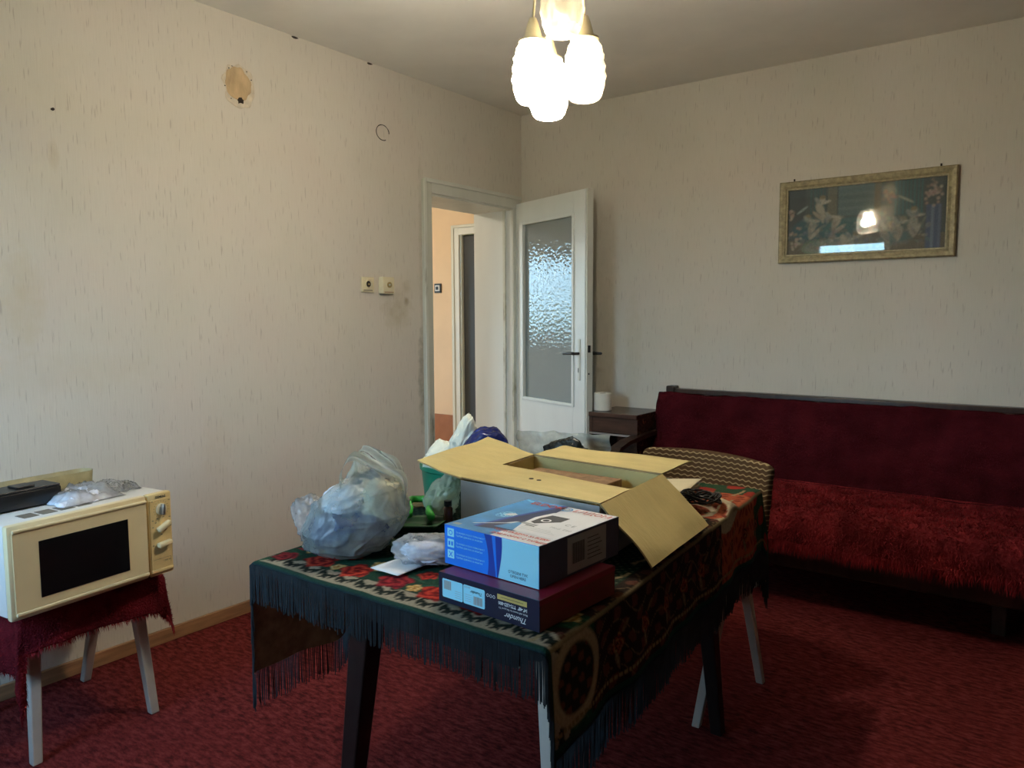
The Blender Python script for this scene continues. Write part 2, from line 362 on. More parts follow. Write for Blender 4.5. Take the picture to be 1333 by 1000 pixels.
def part(name, bm, mat, parent=None, smooth=False, local=False, label=None, kind=None, keep=False):
    """link a bmesh as one mesh object; bm is in world space unless local"""
    if parent is not None and not local: bmesh.ops.transform(bm, matrix=wm(parent).inverted(), verts=bm.verts)
    if not keep: bmesh.ops.recalc_face_normals(bm, faces=bm.faces)
    me = bpy.data.meshes.new(name); bm.to_mesh(me); bm.free()
    for mm in (mat if isinstance(mat, (list, tuple)) else [mat]): me.materials.append(mm)
    if smooth:
        me.polygons.foreach_set('use_smooth', [True]*len(me.polygons))
        if smooth != True: me.set_sharp_from_angle(angle=smooth)
    o = bpy.data.objects.new(name, me); C.objects.link(o)
    if parent is not None: o.parent = parent
    if label: o['label'] = label
    if kind: o['kind'] = kind
    return o
SM = math.radians(35)
def B(*a, **k):
    bm = bmesh.new(); box(bm, *a, **k); return bm
def recolor(o, cols):
    at = o.data.color_attributes.new('pattern', 'FLOAT_COLOR', 'POINT')
    c = np.ones((len(o.data.vertices), 4), np.float32); c[:, :3] = cols; at.data.foreach_set('color', c.ravel())
def text_bm(s, size, align='LEFT', shear=0., bold=0.):
    cu = bpy.data.curves.new('t', 'FONT'); cu.body = s; cu.size = size; cu.align_x = align; cu.align_y = 'CENTER'; cu.shear = shear
    cu.resolution_u = 2; cu.offset = bold
    o = bpy.data.objects.new('t', cu); C.objects.link(o)
    dg = bpy.context.evaluated_depsgraph_get(); me = bpy.data.meshes.new_from_object(o.evaluated_get(dg))
    bm = bmesh.new(); bm.from_mesh(me); bpy.data.meshes.remove(me)
    bpy.data.objects.remove(o); bpy.data.curves.remove(cu); return bm
class Face:
    """a flat face: origin, u axis, v axis (metres); print things onto it"""
    def __init__(s, o, u, v):
        s.o = Vector(o); s.u = Vector(u).normalized(); s.v = Vector(v).normalized(); s.n = s.u.cross(s.v)
        s.jobs = {}
    def at(s, x, y, h=.0005): return s.o+s.u*x+s.v*y+s.n*h
    def bm(s, key): return s.jobs.setdefault(key, bmesh.new())   # key: a material, or (material, part name, number)
    def poly(s, key, pts, h=.0005):
        b = s.bm(key); b.faces.new([b.verts.new(s.at(x, y, h)) for x, y in pts])
    def rect(s, key, x0, x1, y0, y1, h=.0005): s.poly(key, [(x0, y0), (x1, y0), (x1, y1), (x0, y1)], h)
    def ring(s, key, x, y, r, t, h=.0006, n=24, a0=0, a1=2*PI):
        b = s.bm(key)
        for k in range(n):
            q = [a0+(a1-a0)*k/n, a0+(a1-a0)*(k+1)/n]
            b.faces.new([b.verts.new(s.at(x+rr*math.cos(a), y+rr*math.sin(a), h)) for rr, a in ((r, q[0]), (r, q[1]), (r-t, q[1]), (r-t, q[0]))])
    def text(s, key, txt, x, y, size, align='LEFT', flip=False, shear=0., h=.0007, bold=0., sx=1.):
        t = text_bm(txt, size, align, shear, bold)
        sg = -1 if flip else 1
        for vv in t.verts: vv.co = s.at(x+sg*vv.co.x*sx, y+sg*vv.co.y, h)
        merge(s.bm(key), t)
    def finish(s, parent, names):
        for key, b in s.jobs.items():
            part(key[1] if isinstance(key, tuple) else names, b, key[0] if isinstance(key, tuple) else key, parent, keep=True, kind=None if isinstance(key, tuple) else 'stuff')

# ------------------------------------------------------------------ the room
def struct(name, bm, mat, parent=None):
    o = part(name, bm, mat, parent)
    if parent is None: o['kind'] = 'structure'
    return o
HT = 2.55
struct('floor', B(0, 3.45, -4.6, 0, -.1, 0), M_carpet)
struct('ceiling', B(-3.8, 3.6, -4.75, .75, HT, HT+.1), M_ceil)
bm = bmesh.new(); box(bm, -.3, 0, -4.6, -.89, 0, HT); box(bm, -.3, 0, -.89, -.085, 2.0, HT); box(bm, -.3, 0, -.085, 0, 0, HT)
wl = struct('wall_left', bm, M_wall_left)
struct('wall_right', B(-.3, 3.6, 0, .12, 0, HT), M_wall_right)
struct('wall_side', B(3.45, 3.6, -4.6, 0, 0, HT), plain('wall_unseen_dark', (.10, .06, .04), .5, var=.3, vscale=4, stretch=(1, 6, 1)))  # unseen wall, dark colour added to cut bounce light on the table side
bm = bmesh.new(); box(bm, -.3, .55, -4.75, -4.6, 0, HT); box(bm, 1.29, 3.6, -4.75, -4.6, 0, HT); box(bm, .55, 1.29, -4.75, -4.6, 0, .9); box(bm, .55, 1.29, -4.75, -4.6, 2.08, HT)
struct('wall_rear', bm, M_wall_right)
wn = empty('window_1', (.92, -4.6, .9), kind='structure')
for a in ((.55, .60, .9, 2.08), (1.24, 1.29, .9, 2.08)): part('window_frame', B(a[0], a[1], -4.70, -4.63, a[2], a[3]), M_white, wn)
for a in ((.60, 1.24, .9, .95), (.60, 1.24, 2.03, 2.08)): part('window_frame', B(a[0], a[1], -4.70, -4.63, a[2], a[3]), M_white, wn)
part('window_sill', B(.50, 1.34, -4.6, -4.48, .87, .9, bev=.005), M_white, wn)
struct('baseboard_left', B(0.0005, .016, -4.6, -.93, 0, .054, bev=.003), M_skirt)
struct('baseboard_right', B(0.0, 3.45, -.016, -.0005, 0, .054, bev=.003), M_skirt)
# bare plaster patch, drawn circle, nail on the left wall
def disc_wall(y, z, ry, rz, seed, amp, x0, th, n=40):
    bm = bmesh.new(); r = []
    for k in range(n):
        a = 2*PI*k/n; s = 1+amp*noise.noise(V(math.cos(a)*2.2, math.sin(a)*2.2, seed))
        r.append((y+ry*s*math.cos(a), z+rz*s*math.sin(a)))
    f0 = [bm.verts.new((x0, a, b)) for a, b in r]; f1 = [bm.verts.new((x0+th, y+(a-y)*.97, z+(b-z)*.97)) for a, b in r]
    bm.faces.new(f1)
    for k in range(n): bm.faces.new((f0[k], f0[(k+1) % n], f1[(k+1) % n], f1[k]))
    return bm
pt = part('torn_paper_rim', disc_wall(-2.025, 2.262, .076, .088, 1., .25, 0, .002), M_plasterrim, wl)
part('plaster_patch', disc_wall(-2.03, 2.272, .062, .068, 3., .2, .002, .0015), M_plaster, wl)
part('hole', disc_wall(-2.02, 2.205, .015, .013, 5., .7, .0032, .001, 14), M_hole, wl)
for k in range(6):
    a = random.uniform(0, 2*PI); part('crumb', disc_wall(-2.027+.068*math.cos(a), 2.268+.078*math.sin(a), .0028, .0025, k*1.7, .6, .0032, .001, 8), M_hole, wl)
bm = bmesh.new(); tube(bm, [(0.0005, -1.2+.044*math.cos(2*PI*k/40), 2.226+.038*math.sin(2*PI*k/40)) for k in range(34)], lambda t: .0022+.0010*noise.noise(V(t*9, 0, 0)), 6)
part('cover_outline', bm, M_hole, wl)
part('nail', disc_wall(-2.767, 2.016, .006, .005, 2., .3, 0, .006, 10), M_hole, wl)
for y_, z_ in ((-1.73, HT-.006), (-1.28, HT-.006), (-2.33, HT-.006)): part('chip', disc_wall(y_, z_, .018, .005, y_, .4, 0, .001, 10), M_hole, wl)

# door frame (lining + casing)
tf = empty('trim_1', (0, -.5, 0), kind='structure')
part('jamb', B(-.305, .004, -.105, -.085, 0, 2.0), M_white, tf)
part('jamb', B(-.305, .004, -.89, -.862, 0, 2.0), M_casing, tf)
part('head_lining', B(-.305, .004, -.862, -.105, 1.955, 2.0), M_casing, tf)
def cas(*a): return B(*a, bev=.0022)
part('casing', cas(0, .018, -.925, -.858, 0, 2.035), M_frame_dirty, tf)
part('casing', cas(.018, .026, -.925, -.905, 0, 2.04), M_casing, tf)
part('head_casing', cas(0, .0178, -.858, -.03, 1.965, 2.035), M_casing, tf)
part('head_casing', cas(.018, .028, -.905, -.03, 2.02, 2.042), M_casing, tf)
part('casing', cas(0, .014, -.108, -.03, 0, 1.965), M_casing, tf)
part('stop_bead', B(-.06, -.045, -.12, -.105, 0, 1.955), M_casing, tf)
# the door leaf, opened into the room
dang = math.atan2(-.35122, .93629)
d1 = empty('door_1', (-.027+.03*.936, -.0516-.03*.351-.012, 0), dang, kind='structure')
D0 = -.03   # s offset of local x
def L(*a, bev=0): return B(*a, bev=bev)
# stiles and rails around the pane opening; local x = along leaf, y = thickness (face at y=0 looks to -y)
sx0, sx1, px0, px1, pz0, pz1, TH = 0.0, .715, .092+.03-.03, .604, .785, 1.862, .038
part('door_stile', L(sx0, px0, 0, TH, .015, 1.993, bev=.002), M_white, d1, local=True)
part('door_stile', L(px1, sx1, 0, TH, .015, 1.993, bev=.002), M_white, d1, local=True)
part('door_rail', L(px0, px1, 0, TH, .015, pz0), M_white, d1, local=True)
part('door_rail', L(px0, px1, 0, TH, pz1, 1.993), M_white, d1, local=True)
part('door_edge', L(sx1, sx1+.012, .004, TH+.008, .015, 1.995, bev=.002), M_casing, d1, local=True)
part('glass_pane', L(px0-.003, px1+.003, .018, .022, pz0-.003, pz1+.003), M_pebble, d1, local=True)
for a in ((px0-.012, px0+.006, pz0-.012, pz1+.012), (px1-.006, px1+.012, pz0-.012, pz1+.012)):
    part('glazing_bead', L(a[0], a[1], -.008, .010, a[2], a[3], bev=.003), M_white, d1, local=True)
for a in ((px0+.006, px1-.006, pz0-.012, pz0+.006), (px0+.006, px1-.006, pz1-.006, pz1+.012)):
    part('glazing_bead', L(a[0], a[1], -.008, .010, a[2], a[3], bev=.003), M_white, d1, local=True)
part('escutcheon', L(.655, .676, -.006, 0, .93, 1.165, bev=.003), M_casing, d1, local=True)
bm = bmesh.new(); cyl(bm, (.666, -.045, 1.083), (.666, TH+.05, 1.083), .008, n=14)
tube(bm, [(.672, -.045, 1.083), (.65, -.047, 1.084), (.61, -.045, 1.082), (.57, -.042, 1.078)], lambda t: .009-.003*t, 10)
part('door_handle', bm, M_black, d1, True, True, label='black lever handle')
bm = bmesh.new(); cyl(bm, (.666, TH+.05, 1.083), (.69, TH+.052, 1.083), .010, n=12); cyl(bm, (.69, TH+.052, 1.083), (.745, TH+.055, 1.083), .009, .007, n=12)
part('door_handle', bm, M_black, d1, True, True)
part('keyhole', L(.660, .665, -.0075, -.006, .975, 1.0), M_black, d1, local=True)
part('latch', L(sx1+.012, sx1+.016, .010, .028, 1.09, 1.13, bev=.001), M_black, d1, local=True)
part('latch', L(sx1+.012, sx1+.014, .014, .022, .965, .975), M_black, d1, local=True)
for z_ in (.3, 1.75):
    bm = bmesh.new(); cyl(bm, (-.006, -.004, z_), (-.006, -.004, z_+.07), .007, n=12); part('hinge', bm, M_casing, d1, True, True)

# hallway behind the door
struct('floor', B(-3.8, 0, -2.6, .6, -.1, -.0005), M_hall)
struct('wall_hall', B(-1.06, -.3, .6, .75, 1.93, HT), M_hall)
bm = bmesh.new(); box(bm, -3.8, -1.06, .6, .75, 0, HT); struct('wall_hall', bm, M_hall)
part('dado', B(-3.7, -1.09, .592, .6, 0, .505), M_dado, bpy.data.objects['wall_hall.001'])
bm = bmesh.new(); box(bm, -3.85, -3.7, -2.6, -1.95, 0, HT); box(bm, -3.85, -3.7, -.75, .6, 0, HT); box(bm, -3.85, -3.7, -1.95, -.75, 0, 1.02); box(bm, -3.85, -3.7, -1.95, -.75, 2.0, HT)
struct('wall_hall_end', bm, M_hall)
struct('wall_hall_near', B(-.3, -.2, .12, .75, 0, HT), M_hall)
struct('wall_hall_side', B(-3.8, -.3, -2.75, -2.6, 0, HT), M_hall)
w2 = empty('window_2', (-3.75, -1.35, 1.02), kind='structure')
for a in ((-1.95, -1.90), (-.80, -.75), (-1.375, -1.335)): part('window_frame', B(-3.81, -3.74, a[0], a[1], 1.02, 2.0), M_white, w2)
part('window_frame', B(-3.81, -3.74, -1.9, -.8, 1.02, 1.07), M_white, w2); part('window_frame', B(-3.81, -3.74, -1.9, -.8, 1.95, 2.0), M_white, w2)
t2 = empty('trim_2', (-.7, .6, 0), kind='structure')
part('casing', cas(-1.09, -1.02, .575, .6, 0, 2.0), M_white, t2); part('casing', cas(-1.09, -1.065, .565, .575, 0, 2.0), M_casing, t2)
part('head_casing', cas(-1.02, -.3, .5752, .6, 1.925, 2.0), M_white, t2); part('head_casing', cas(-1.065, -.3, .565, .575, 1.978, 2.0), M_casing, t2)
part('jamb', B(-1.02, -1.01, .6, .74, 0, 1.925), M_casing, t2)
d2 = empty('door_2', (-.95, .68, 0), kind='structure')
part('door_panel', B(-1.01, -.3, .622, .66, 0, 1.925), M_grey_door, d2)
part('door_moulding', B(-.90, -.89, .616, .622, .1, 1.85), M_grey_door, d2)
sw = empty('light_switch', (-1.255, .6, 1.52), label='small square black-rimmed light switch on the peach hallway wall', cat='switch')
part('cover_plate', B(-1.293, -1.222, .588, .6, 1.483, 1.557, bev=.003), M_black, sw)
part('inner_frame', B(-1.281, -1.234, .584, .588, 1.497, 1.543, bev=.001), M_paper, sw)
part('rocker', B(-1.271, -1.244, .580, .584, 1.507, 1.533, bev=.001), M_black, sw)
point('hall_bulb_light', (-1.5, -.9, 2.3), HALL_POWER, (1.0, .90, .76), .06)

# two sockets on the left wall
s1 = empty('wall_socket', (0, -1.332, 1.457), label='flat ivory wall socket plate further from the door frame', cat='socket')
part('cover_plate', B(0.0003, .012, -1.372, -1.290, 1.418, 1.494, bev=.003), M_switch, s1)
bm = bmesh.new(); lathe(bm, [(.024, .0), (.024, .006), (.020, .007), (.017, -.001), (.0005, -.001)], 24, Matrix.Translation((.0122, -1.329, 1.459)) @ Matrix.Rotation(PI/2, 4, 'Y')); sr1 = part('socket_ring', bm, M_switch, s1, SM)
bm = bmesh.new(); lathe(bm, [(.015, .0002), (.015, .002), (.0005, .002)], 20, Matrix.Translation((.0115, -1.329, 1.459)) @ Matrix.Rotation(PI/2, 4, 'Y')); part('socket_well', bm, M_hole, s1)
bm = bmesh.new(); cyl(bm, (.013, -1.329, 1.459), (.017, -1.329, 1.459), .005, n=12); part('pin', bm, M_brass, sr1, SM)
part('seam', B(.012, .0124, -1.362, -1.302, 1.4265, 1.4295), M_hole, s1)
s2 = empty('wall_socket', (0, -1.205, 1.457), label='boxy ivory socket standing proud of the wall nearer the door frame, above a brown stain', cat='socket')
part('box_body', B(0.0003, .036, -1.252, -1.170, 1.412, 1.498, bev=.005), M_switch, s2)
bm = bmesh.new(); lathe(bm, [(.015, .0), (.015, .004), (.012, .005), (.010, .001), (.0005, .001)], 24, Matrix.Translation((.0362, -1.208, 1.458)) @ Matrix.Rotation(PI/2, 4, 'Y')); sr2 = part('socket_ring', bm, M_brass, s2, SM)
bm = bmesh.new(); cyl(bm, (.0365, -1.208, 1.458), (.041, -1.208, 1.458), .004, n=12); part('pin', bm, M_paper, sr2, SM)
part('seam', B(.036, .0364, -1.242, -1.178, 1.419, 1.423), M_skirt, s2)

# ------------------------------------------------------------------ sofa
sf = empty('sofa', (2.2, -.45, 0), label='long dark wooden sofa bed under a shaggy red throw against the wall', cat='sofa')
SX0, SX1 = 1.03, 3.38
part('seat_base', B(SX0+.02, SX1, -.66, -.17, .19, .40, bev=.01), M_darkwood, sf)
bm = bmesh.new(); g = Matrix.Translation((0, -.178, .40)) @ Matrix.Rotation(math.radians(-13), 4, 'X')
box(bm, SX0+.03, SX1, 0, .05, 0, .46, bev=.01, M=g); part('backrest', bm, M_darkwood, sf)
part('top_rail', B(SX0+.06, SX1, -.075, -.02, .862, .890, bev=.006), M_darkwood, sf)
part('rail_end', B(SX0+.02, SX0+.07, -.085, -.015, .845, .905, bev=.008), M_darkwood, sf)
for xx, yy in ((2.685, -.415), (1.12, -.415), (1.12, -.12), (3.2, -.12)):
    bm = bmesh.new(); taper(bm, (xx, yy, .20), (xx, yy, 0), .055, .05, .05, .045); part('leg', bm, M_sofaleg, sf)
bm = bmesh.new()
pts = [(1.0, -.06, .66), (1.0, -.25, .655), (1.0, -.46, .642), (1.0, -.56, .62), (1.0, -.63, .55), (1.0, -.66, .42), (1.0, -.66, .2), (1.0, -.66, 0)]
def armf(u, v):
    i = min(int(u*(len(pts)-1)), len(pts)-2); t = u*(len(pts)-1)-i
    p = Vector(pts[i]).lerp(Vector(pts[i+1]), t); return V(p.x-.03+.06*v, p.y, p.z)
grid(bm, armf, 42, 1); solid(bm, .022); part('armrest', bm, M_darkwood, sf, SM)
part('seat_mattress', B(SX0+.03, SX1, -.68, -.19, .40, .435, bev=.012), M_throw, sf)
# throw: one long sheet over back and seat
prof = [(-.088, .868), (-.100, .862), (-.114, .80), (-.14, .70), (-.168, .60), (-.19, .52), (-.205, .478), (-.25, .468), (-.40, .472), (-.55, .470), (-.66, .462), (-.705, .440), (-.725, .40), (-.73, .35), (-.732, .31)]
pl = [0]
for a, b in zip(prof, prof[1:]): pl.append(pl[-1]+math.hypot(b[0]-a[0], b[1]-a[1]))
def throwp(u, v, off=0.):
    s = v*pl[-1]; i = 0
    while i < len(pl)-2 and pl[i+1] < s: i += 1
    t = (s-pl[i])/(pl[i+1]-pl[i]); a, b = prof[i], prof[i+1]
    y = a[0]+(b[0]-a[0])*t; z = a[1]+(b[1]-a[1])*t
    n = Vector((0, -(b[1]-a[1])*-1, (b[0]-a[0])*-1)); n = Vector((0, (b[1]-a[1]), -(b[0]-a[0]))).normalized()
    x = 1.005+(SX1-1.005+.02)*u
    if u == 0: x -= .0
    h = .010*noise.noise(V(x*5, s*5, 1))+.007*noise.noise(V(x*19, s*19, 2))+off
    if z < .335: z += .02*noise.noise(V(x*7, 3, 1))
    edge = max(0, .04-(x-1.005))/.04
    return V(x+.02*noise.noise(V(s*6, 0, 4))*(1 if u < .02 else 0), y+n.y*h+edge*edge*.02, z+n.z*h)
VS = pl[6]/pl[-1]                                                # where back meets seat
def close(bm, a, b):
    for q in ([r_[0] for r_ in a], [r_[0] for r_ in b]), ([r_[-1] for r_ in a], [r_[-1] for r_ in b]), (a[0], b[0]), (a[-1], b[-1]):
        for i in range(len(q[0])-1): bm.faces.new((q[0][i], q[0][i+1], q[1][i+1], q[1][i]))
def sheet_of(v0, v1, n):
    bm = bmesh.new(); ga = grid(bm, lambda u, v: throwp(u, v0+(v1-v0)*v), 220, n); gb = grid(bm, lambda u, v: throwp(u, v0+(v1-v0)*v, -.004), 220, n)
    close(bm, ga, gb); return bm
tb_ = empty('sofa_back_throw', (2.2, -.14, .66), label='dark maroon cover hung over the back of the sofa', cat='throw')
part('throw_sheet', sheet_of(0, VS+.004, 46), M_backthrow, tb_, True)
th = empty('sofa_seat_throw', (2.2, -.48, .46), label='shaggy red throw spread over the seat of the sofa, hanging in front', cat='throw')
part('throw_sheet', sheet_of(VS-.006, 1, 66), M_throw, th, True)
def tufts(n, pos, hmin, hmax, w, droop, seed):
    r = random.Random(seed); bm = bmesh.new()
    for _ in range(n):
        p, nrm = pos(r); L_ = r.uniform(hmin, hmax)
        d = (nrm+V(r.uniform(-1, 1), r.uniform(-1, 1), r.uniform(-1, 1))*.7+V(0, 0, -droop)).normalized()
        s = d.cross(V(r.uniform(-1, 1), r.uniform(-1, 1), r.uniform(-1, 1))).normalized()*w
        a = bm.verts.new(p-s); b = bm.verts.new(p+s); c = bm.verts.new(p+d*L_+V(0, 0, -droop*L_*.4)); bm.faces.new((a, b, c))
    return bm
def tp(r, v0, v1):
    u, v = r.random(), v0+(v1-v0)*r.random()**.9
    p = throwp(u, v); a = throwp(u, max(0, v-.01)); b = throwp(u, min(1, v+.01)); t = (b-a).normalized(); n = V(0, t.z, -t.y)
    return p, (n if n.y < 0 or n.z > 0 else -n)
part('pile', tufts(22000, lambda r: tp(r, VS+.005, 1), .012, .030, .0022, .5, 3), M_fur, th, kind='stuff', keep=True)
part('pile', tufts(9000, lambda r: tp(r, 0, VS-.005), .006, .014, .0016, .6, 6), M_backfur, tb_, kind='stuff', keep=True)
def te(r):
    u = r.random(); return throwp(u, .985), V(0, -.3, -1)
part('pile_edge', tufts(5000, te, .02, .055, .0025, .8, 4), M_fur, th, kind='stuff', keep=True)

# bedside cabinet with toilet roll
cb = empty('side_cabinet', (.85, -.17, 0), label='dark brown side cabinet between the open door and the sofa', cat='cabinet')
part('top_board', B(.70, 1.0, -.335, -.018, .735, .76, bev=.003), M_cabwood, cb)
part('side_panel', B(.70, .718, -.325, -.018, 0, .735), M_cabwood, cb); part('side_panel', B(.982, 1.0, -.325, -.018, 0, .735), M_cabwood, cb)
part('back_panel', B(.718, .982, -.03, -.018, .05, .735), M_cabwood, cb)
dr = part('drawer', B(.718, .982, -.322, -.05, .65, .735), M_cabwood, cb)
part('drawer_edge', B(.705, .998, -.332, -.322, .637, .647), M_metal, cb, label='pale metal strip under the drawer')
part('shelf', B(.718, .982, -.31, -.03, .34, .36), M_cabwood, cb); part('plinth', B(.718, .982, -.30, -.03, .02, .06), M_cabwood, cb)
tr_ = empty('toilet_roll', (.735, -.235, .76), label='white toilet roll standing on the dark side cabinet', cat='toilet roll')
bm = bmesh.new(); lathe(bm, [(.020, .002), (.046, .0), (.050, .004), (.050, .096), (.046, .1), (.020, .098), (.020, .002)], 40, Matrix.Translation((.735, -.235, .7605))); part('tissue', bm, M_roll, tr_, SM)
bm = bmesh.new(); lathe(bm, [(.0198, .003), (.0198, .097), (.018, .097), (.018, .003), (.0198, .003)], 30, Matrix.Translation((.735, -.235, .7605))); part('core', bm, M_brownpad, tr_, SM)

# ------------------------------------------------------------------ picture on the right wall
pc = empty('framed_picture', (2.027, 0, 1.76), label='wide gilt framed painting of cherubs hanging above the sofa', cat='picture')
PX0, PX1, PZ0, PZ1, FW = 1.633, 2.421, 1.556, 1.961, .042
bm = bmesh.new()
def rim(bm, x0, x1, z0, z1, prof):
    """mitred frame moulding; prof = [(inset, y)...]"""
    loops = [[bm.verts.new(p) for p in ((x0+i, y, z0+i), (x1-i, y, z0+i), (x1-i, y, z1-i), (x0+i, y, z1-i))] for i, y in prof]
    for a, b in zip(loops, loops[1:]):
        for k in range(4): bm.faces.new((a[k], a[(k+1) % 4], b[(k+1) % 4], b[k]))
rim(bm, PX0, PX1, PZ0, PZ1, [(0, -.002), (0, -.022), (.006, -.028), (.014, -.026), (.024, -.022), (.032, -.024), (.036, -.020), (.036, -.008)])
part('frame', bm, M_gilt, pc)
bm = bmesh.new(); rim(bm, PX0+.035, PX1-.035, PZ0+.035, PZ1-.035, [(0, -.010), (0, -.019), (.005, -.020), (.008, -.014), (.008, -.006)]); part('slip', bm, M_giltin, pc)
for x_ in (1.70, 2.35):
    bm = bmesh.new(); cyl(bm, (x_, -.004, 1.955), (x_, -.006, 1.975), .004, n=8); part('hanger', bm, M_hole, pc)
nx, nz = 240, 116; ax0, ax1, az0, az1 = PX0+.04, PX1-.04, PZ0+.04, PZ1-.04
bm = bmesh.new(); grid(bm, lambda u, v: V(ax0+(ax1-ax0)*u, -.007, az0+(az1-az0)*v), nx, nz)
M_paint = vcol('painting', .5); pa = part('canvas', bm, M_paint, pc)
U, W_ = np.meshgrid(np.linspace(0, 1, nx+1), np.linspace(0, 1, nz+1), indexing='ij'); asp = (ax1-ax0)/(az1-az0)
X = U*asp; Z = W_.copy(); img = np.zeros((nx+1, nz+1, 3))
def fill(mask, col, a=1.):
    mk = (mask*a)[..., None] if mask.dtype != bool else (mask.astype(float)*a)[..., None]
    img[:] = img*(1-mk)+np.array(col)*mk
def ell(cx, cz, rx, rz, ang=0):
    c, s = math.cos(ang), math.sin(ang); dx, dz = X-cx*asp, Z-cz
    q = ((dx*c+dz*s)/(rx))**2+((-dx*s+dz*c)/(rz))**2
    return np.clip((1.25-q)/.5, 0, 1)
img[:] = (.075, .075, .07)
fill(Z < .22, (.15, .10, .06)); fill((U > .34) & (U < .58) & (Z > .55), (.12, .16, .16))
fill((U > .34) & (U < .58) & (Z > .62) & (np.sin(Z*60) > .3), (.16, .20, .19)); fill((U > .57) & (U < .61) & (Z > .45), (.20, .15, .09))
fill((U > .27) & (U < .33) & (Z > .35), (.18, .15, .10)); fill((U < .12) & (Z > .35), (.05, .05, .05))
for k in range(8): fill((np.abs(U-(.70+.022*k)) < .007) & (Z > .5), (.05, .13, .14))
for k in range(5): fill((np.abs(U-(.16+.022*k)) < .006) & (Z > .6), (.05, .10, .10))
fill(ell(.17, .36, .30, .20), (.03, .09, .11)); fill(ell(.38, .38, .30, .14, .15), (.05, .13, .13)); fill(ell(.22, .10, .26, .12), (.14, .22, .12)); fill(ell(.60, .20, .42, .13, -.05), (.08, .13, .13))
fill(ell(.27, .12, .35, .10, .1), (.26, .25, .19)); fill(ell(.50, .17, .30, .10, .2), (.22, .15, .12)); fill((U > .88) & (U < .97) & (Z < .62), (.08, .09, .17)); fill((np.abs(U-.92) < .008) & (Z < .62), (.18, .2, .26)); fill((np.abs(U-.96) < .006) & (Z < .62), (.14, .15, .22))
for (hx, hz, bx, bz, an) in ((.235, .82, .22, .68, .5), (.27, .57, .33, .47, -.5), (.14, .55, .17, .42, -.3), (.30, .22, .38, .18, .15), (.46, .25, .42, .15, .7), (.68, .36, .64, .22, .6), (.81, .55, .81, .38, 0.), (.75, .42, .71, .34, .2)):
    sk = (.46, .36, .27)
    fill(ell(bx, bz, .10, .055, an+PI/2), sk); fill(ell(hx, hz, .042, .05), (.50, .39, .29)); fill(ell(hx, hz+.03, .044, .03), (.28, .19, .10))
    fill(ell(bx+.02, bz-.11, .11, .03, an+1.1), sk); fill(ell(bx-.015, bz-.10, .10, .028, an+1.9), (.40, .30, .22)); fill(ell((hx+bx)/2+.025, (hz+bz)/2+.02, .09, .022, an*.5), (.52, .42, .32)); fill(ell((hx+bx)/2-.025, (hz+bz)/2+.05, .07, .03, 2.2), (.36, .33, .28), .8)
for (fx, fz, n_, sp) in ((.93, .80, 40, .08), (.66, .80, 26, .05), (.03, .62, 14, .04), (.06, .25, 26, .08), (.24, .1, 20, .07)):
    for _ in range(n_):
        fill(ell(fx+rng.normal(0, sp*.35), fz+rng.normal(0, sp), .02, .022), [(.40, .22, .18), (.48, .38, .28), (.25, .16, .12), (.46, .30, .24)][rng.integers(4)], .9)
fill(ell(.76, .72, .12, .018, -.5), (.40, .38, .28)); fill(ell(.10, .68, .10, .018, .6), (.30, .32, .30))
for _ in range(260):
    cx_, cz_ = rng.uniform(.08, .9), rng.uniform(.06, .55); fill(ell(cx_, cz_, rng.uniform(.015, .06), rng.uniform(.012, .035), rng.uniform(0, 3)), [(.30, .26, .20), (.10, .15, .14), (.22, .14, .11), (.36, .31, .24), (.14, .20, .16), (.20, .18, .22)][rng.integers(6)], rng.uniform(.15, .5))
pd = np.pad(img, ((1, 1), (1, 1), (0, 0)), 'edge'); img = sum(pd[i:i+img.shape[0], j:j+img.shape[1]] for i in range(3) for j in range(3))/9*rng.normal(1, .08, img.shape[:2])[..., None]
recolor(pa, np.clip(img*1.2+.035, 0, 1).reshape(-1, 3))
part('glass', B(ax0-.003, ax1+.003, -.011, -.009, az0-.003, az1+.003), M_pane, pc)

# ------------------------------------------------------------------ table and tablecloth (slightly askew quad: s across, t along)
TA, TB, TC, TD = V(1.43, -3.0), V(2.205, -2.995), V(2.105, -1.66), V(1.33, -1.66)
TA, TB, TC, TD = [Vector((q[0], q[1], 0)) for q in (TA, TB, TC, TD)]
TWd, TLn, TZ = (TB-TA).length, (TD-TA).length, .75
ES, ET = (TB-TA).normalized(), (TD-TA).normalized()
def T(s, t, z): 
    p = TA+ES*s+ET*t; return V(p.x, p.y, z)
tb = empty('dining_table', (1.77, -2.33, 0), label='dining table with dark tapered legs under the floral cloth', cat='table')
bm = bmesh.new()
lo = [bm.verts.new(T(s, t, .717)) for s, t in ((.012, .012), (TWd-.012, .012), (TWd-.012, TLn-.012), (.012, TLn-.012))]
hi = [bm.verts.new(T(s, t, .741)) for s, t in ((.012, .012), (TWd-.012, .012), (TWd-.012, TLn-.012), (.012, TLn-.012))]
bm.faces.new(lo[::-1]); bm.faces.new(hi)
for k in range(4): bm.faces.new((lo[k], lo[(k+1) % 4], hi[(k+1) % 4], hi[k]))
part('tabletop', bm, M_tablewood, tb)
bm = bmesh.new(); lo = [bm.verts.new(T(s, t, .64)) for s, t in ((.12, .1), (TWd-.12, .1), (TWd-.12, TLn-.1), (.12, TLn-.1))]; hi = [bm.verts.new(V(v_.co.x, v_.co.y, .717)) for v_ in lo]
bm.faces.new(lo[::-1]); bm.faces.new(hi)
for k in range(4): bm.faces.new((lo[k], lo[(k+1) % 4], hi[(k+1) % 4], hi[k]))
part('apron', bm, M_tablewood, tb)
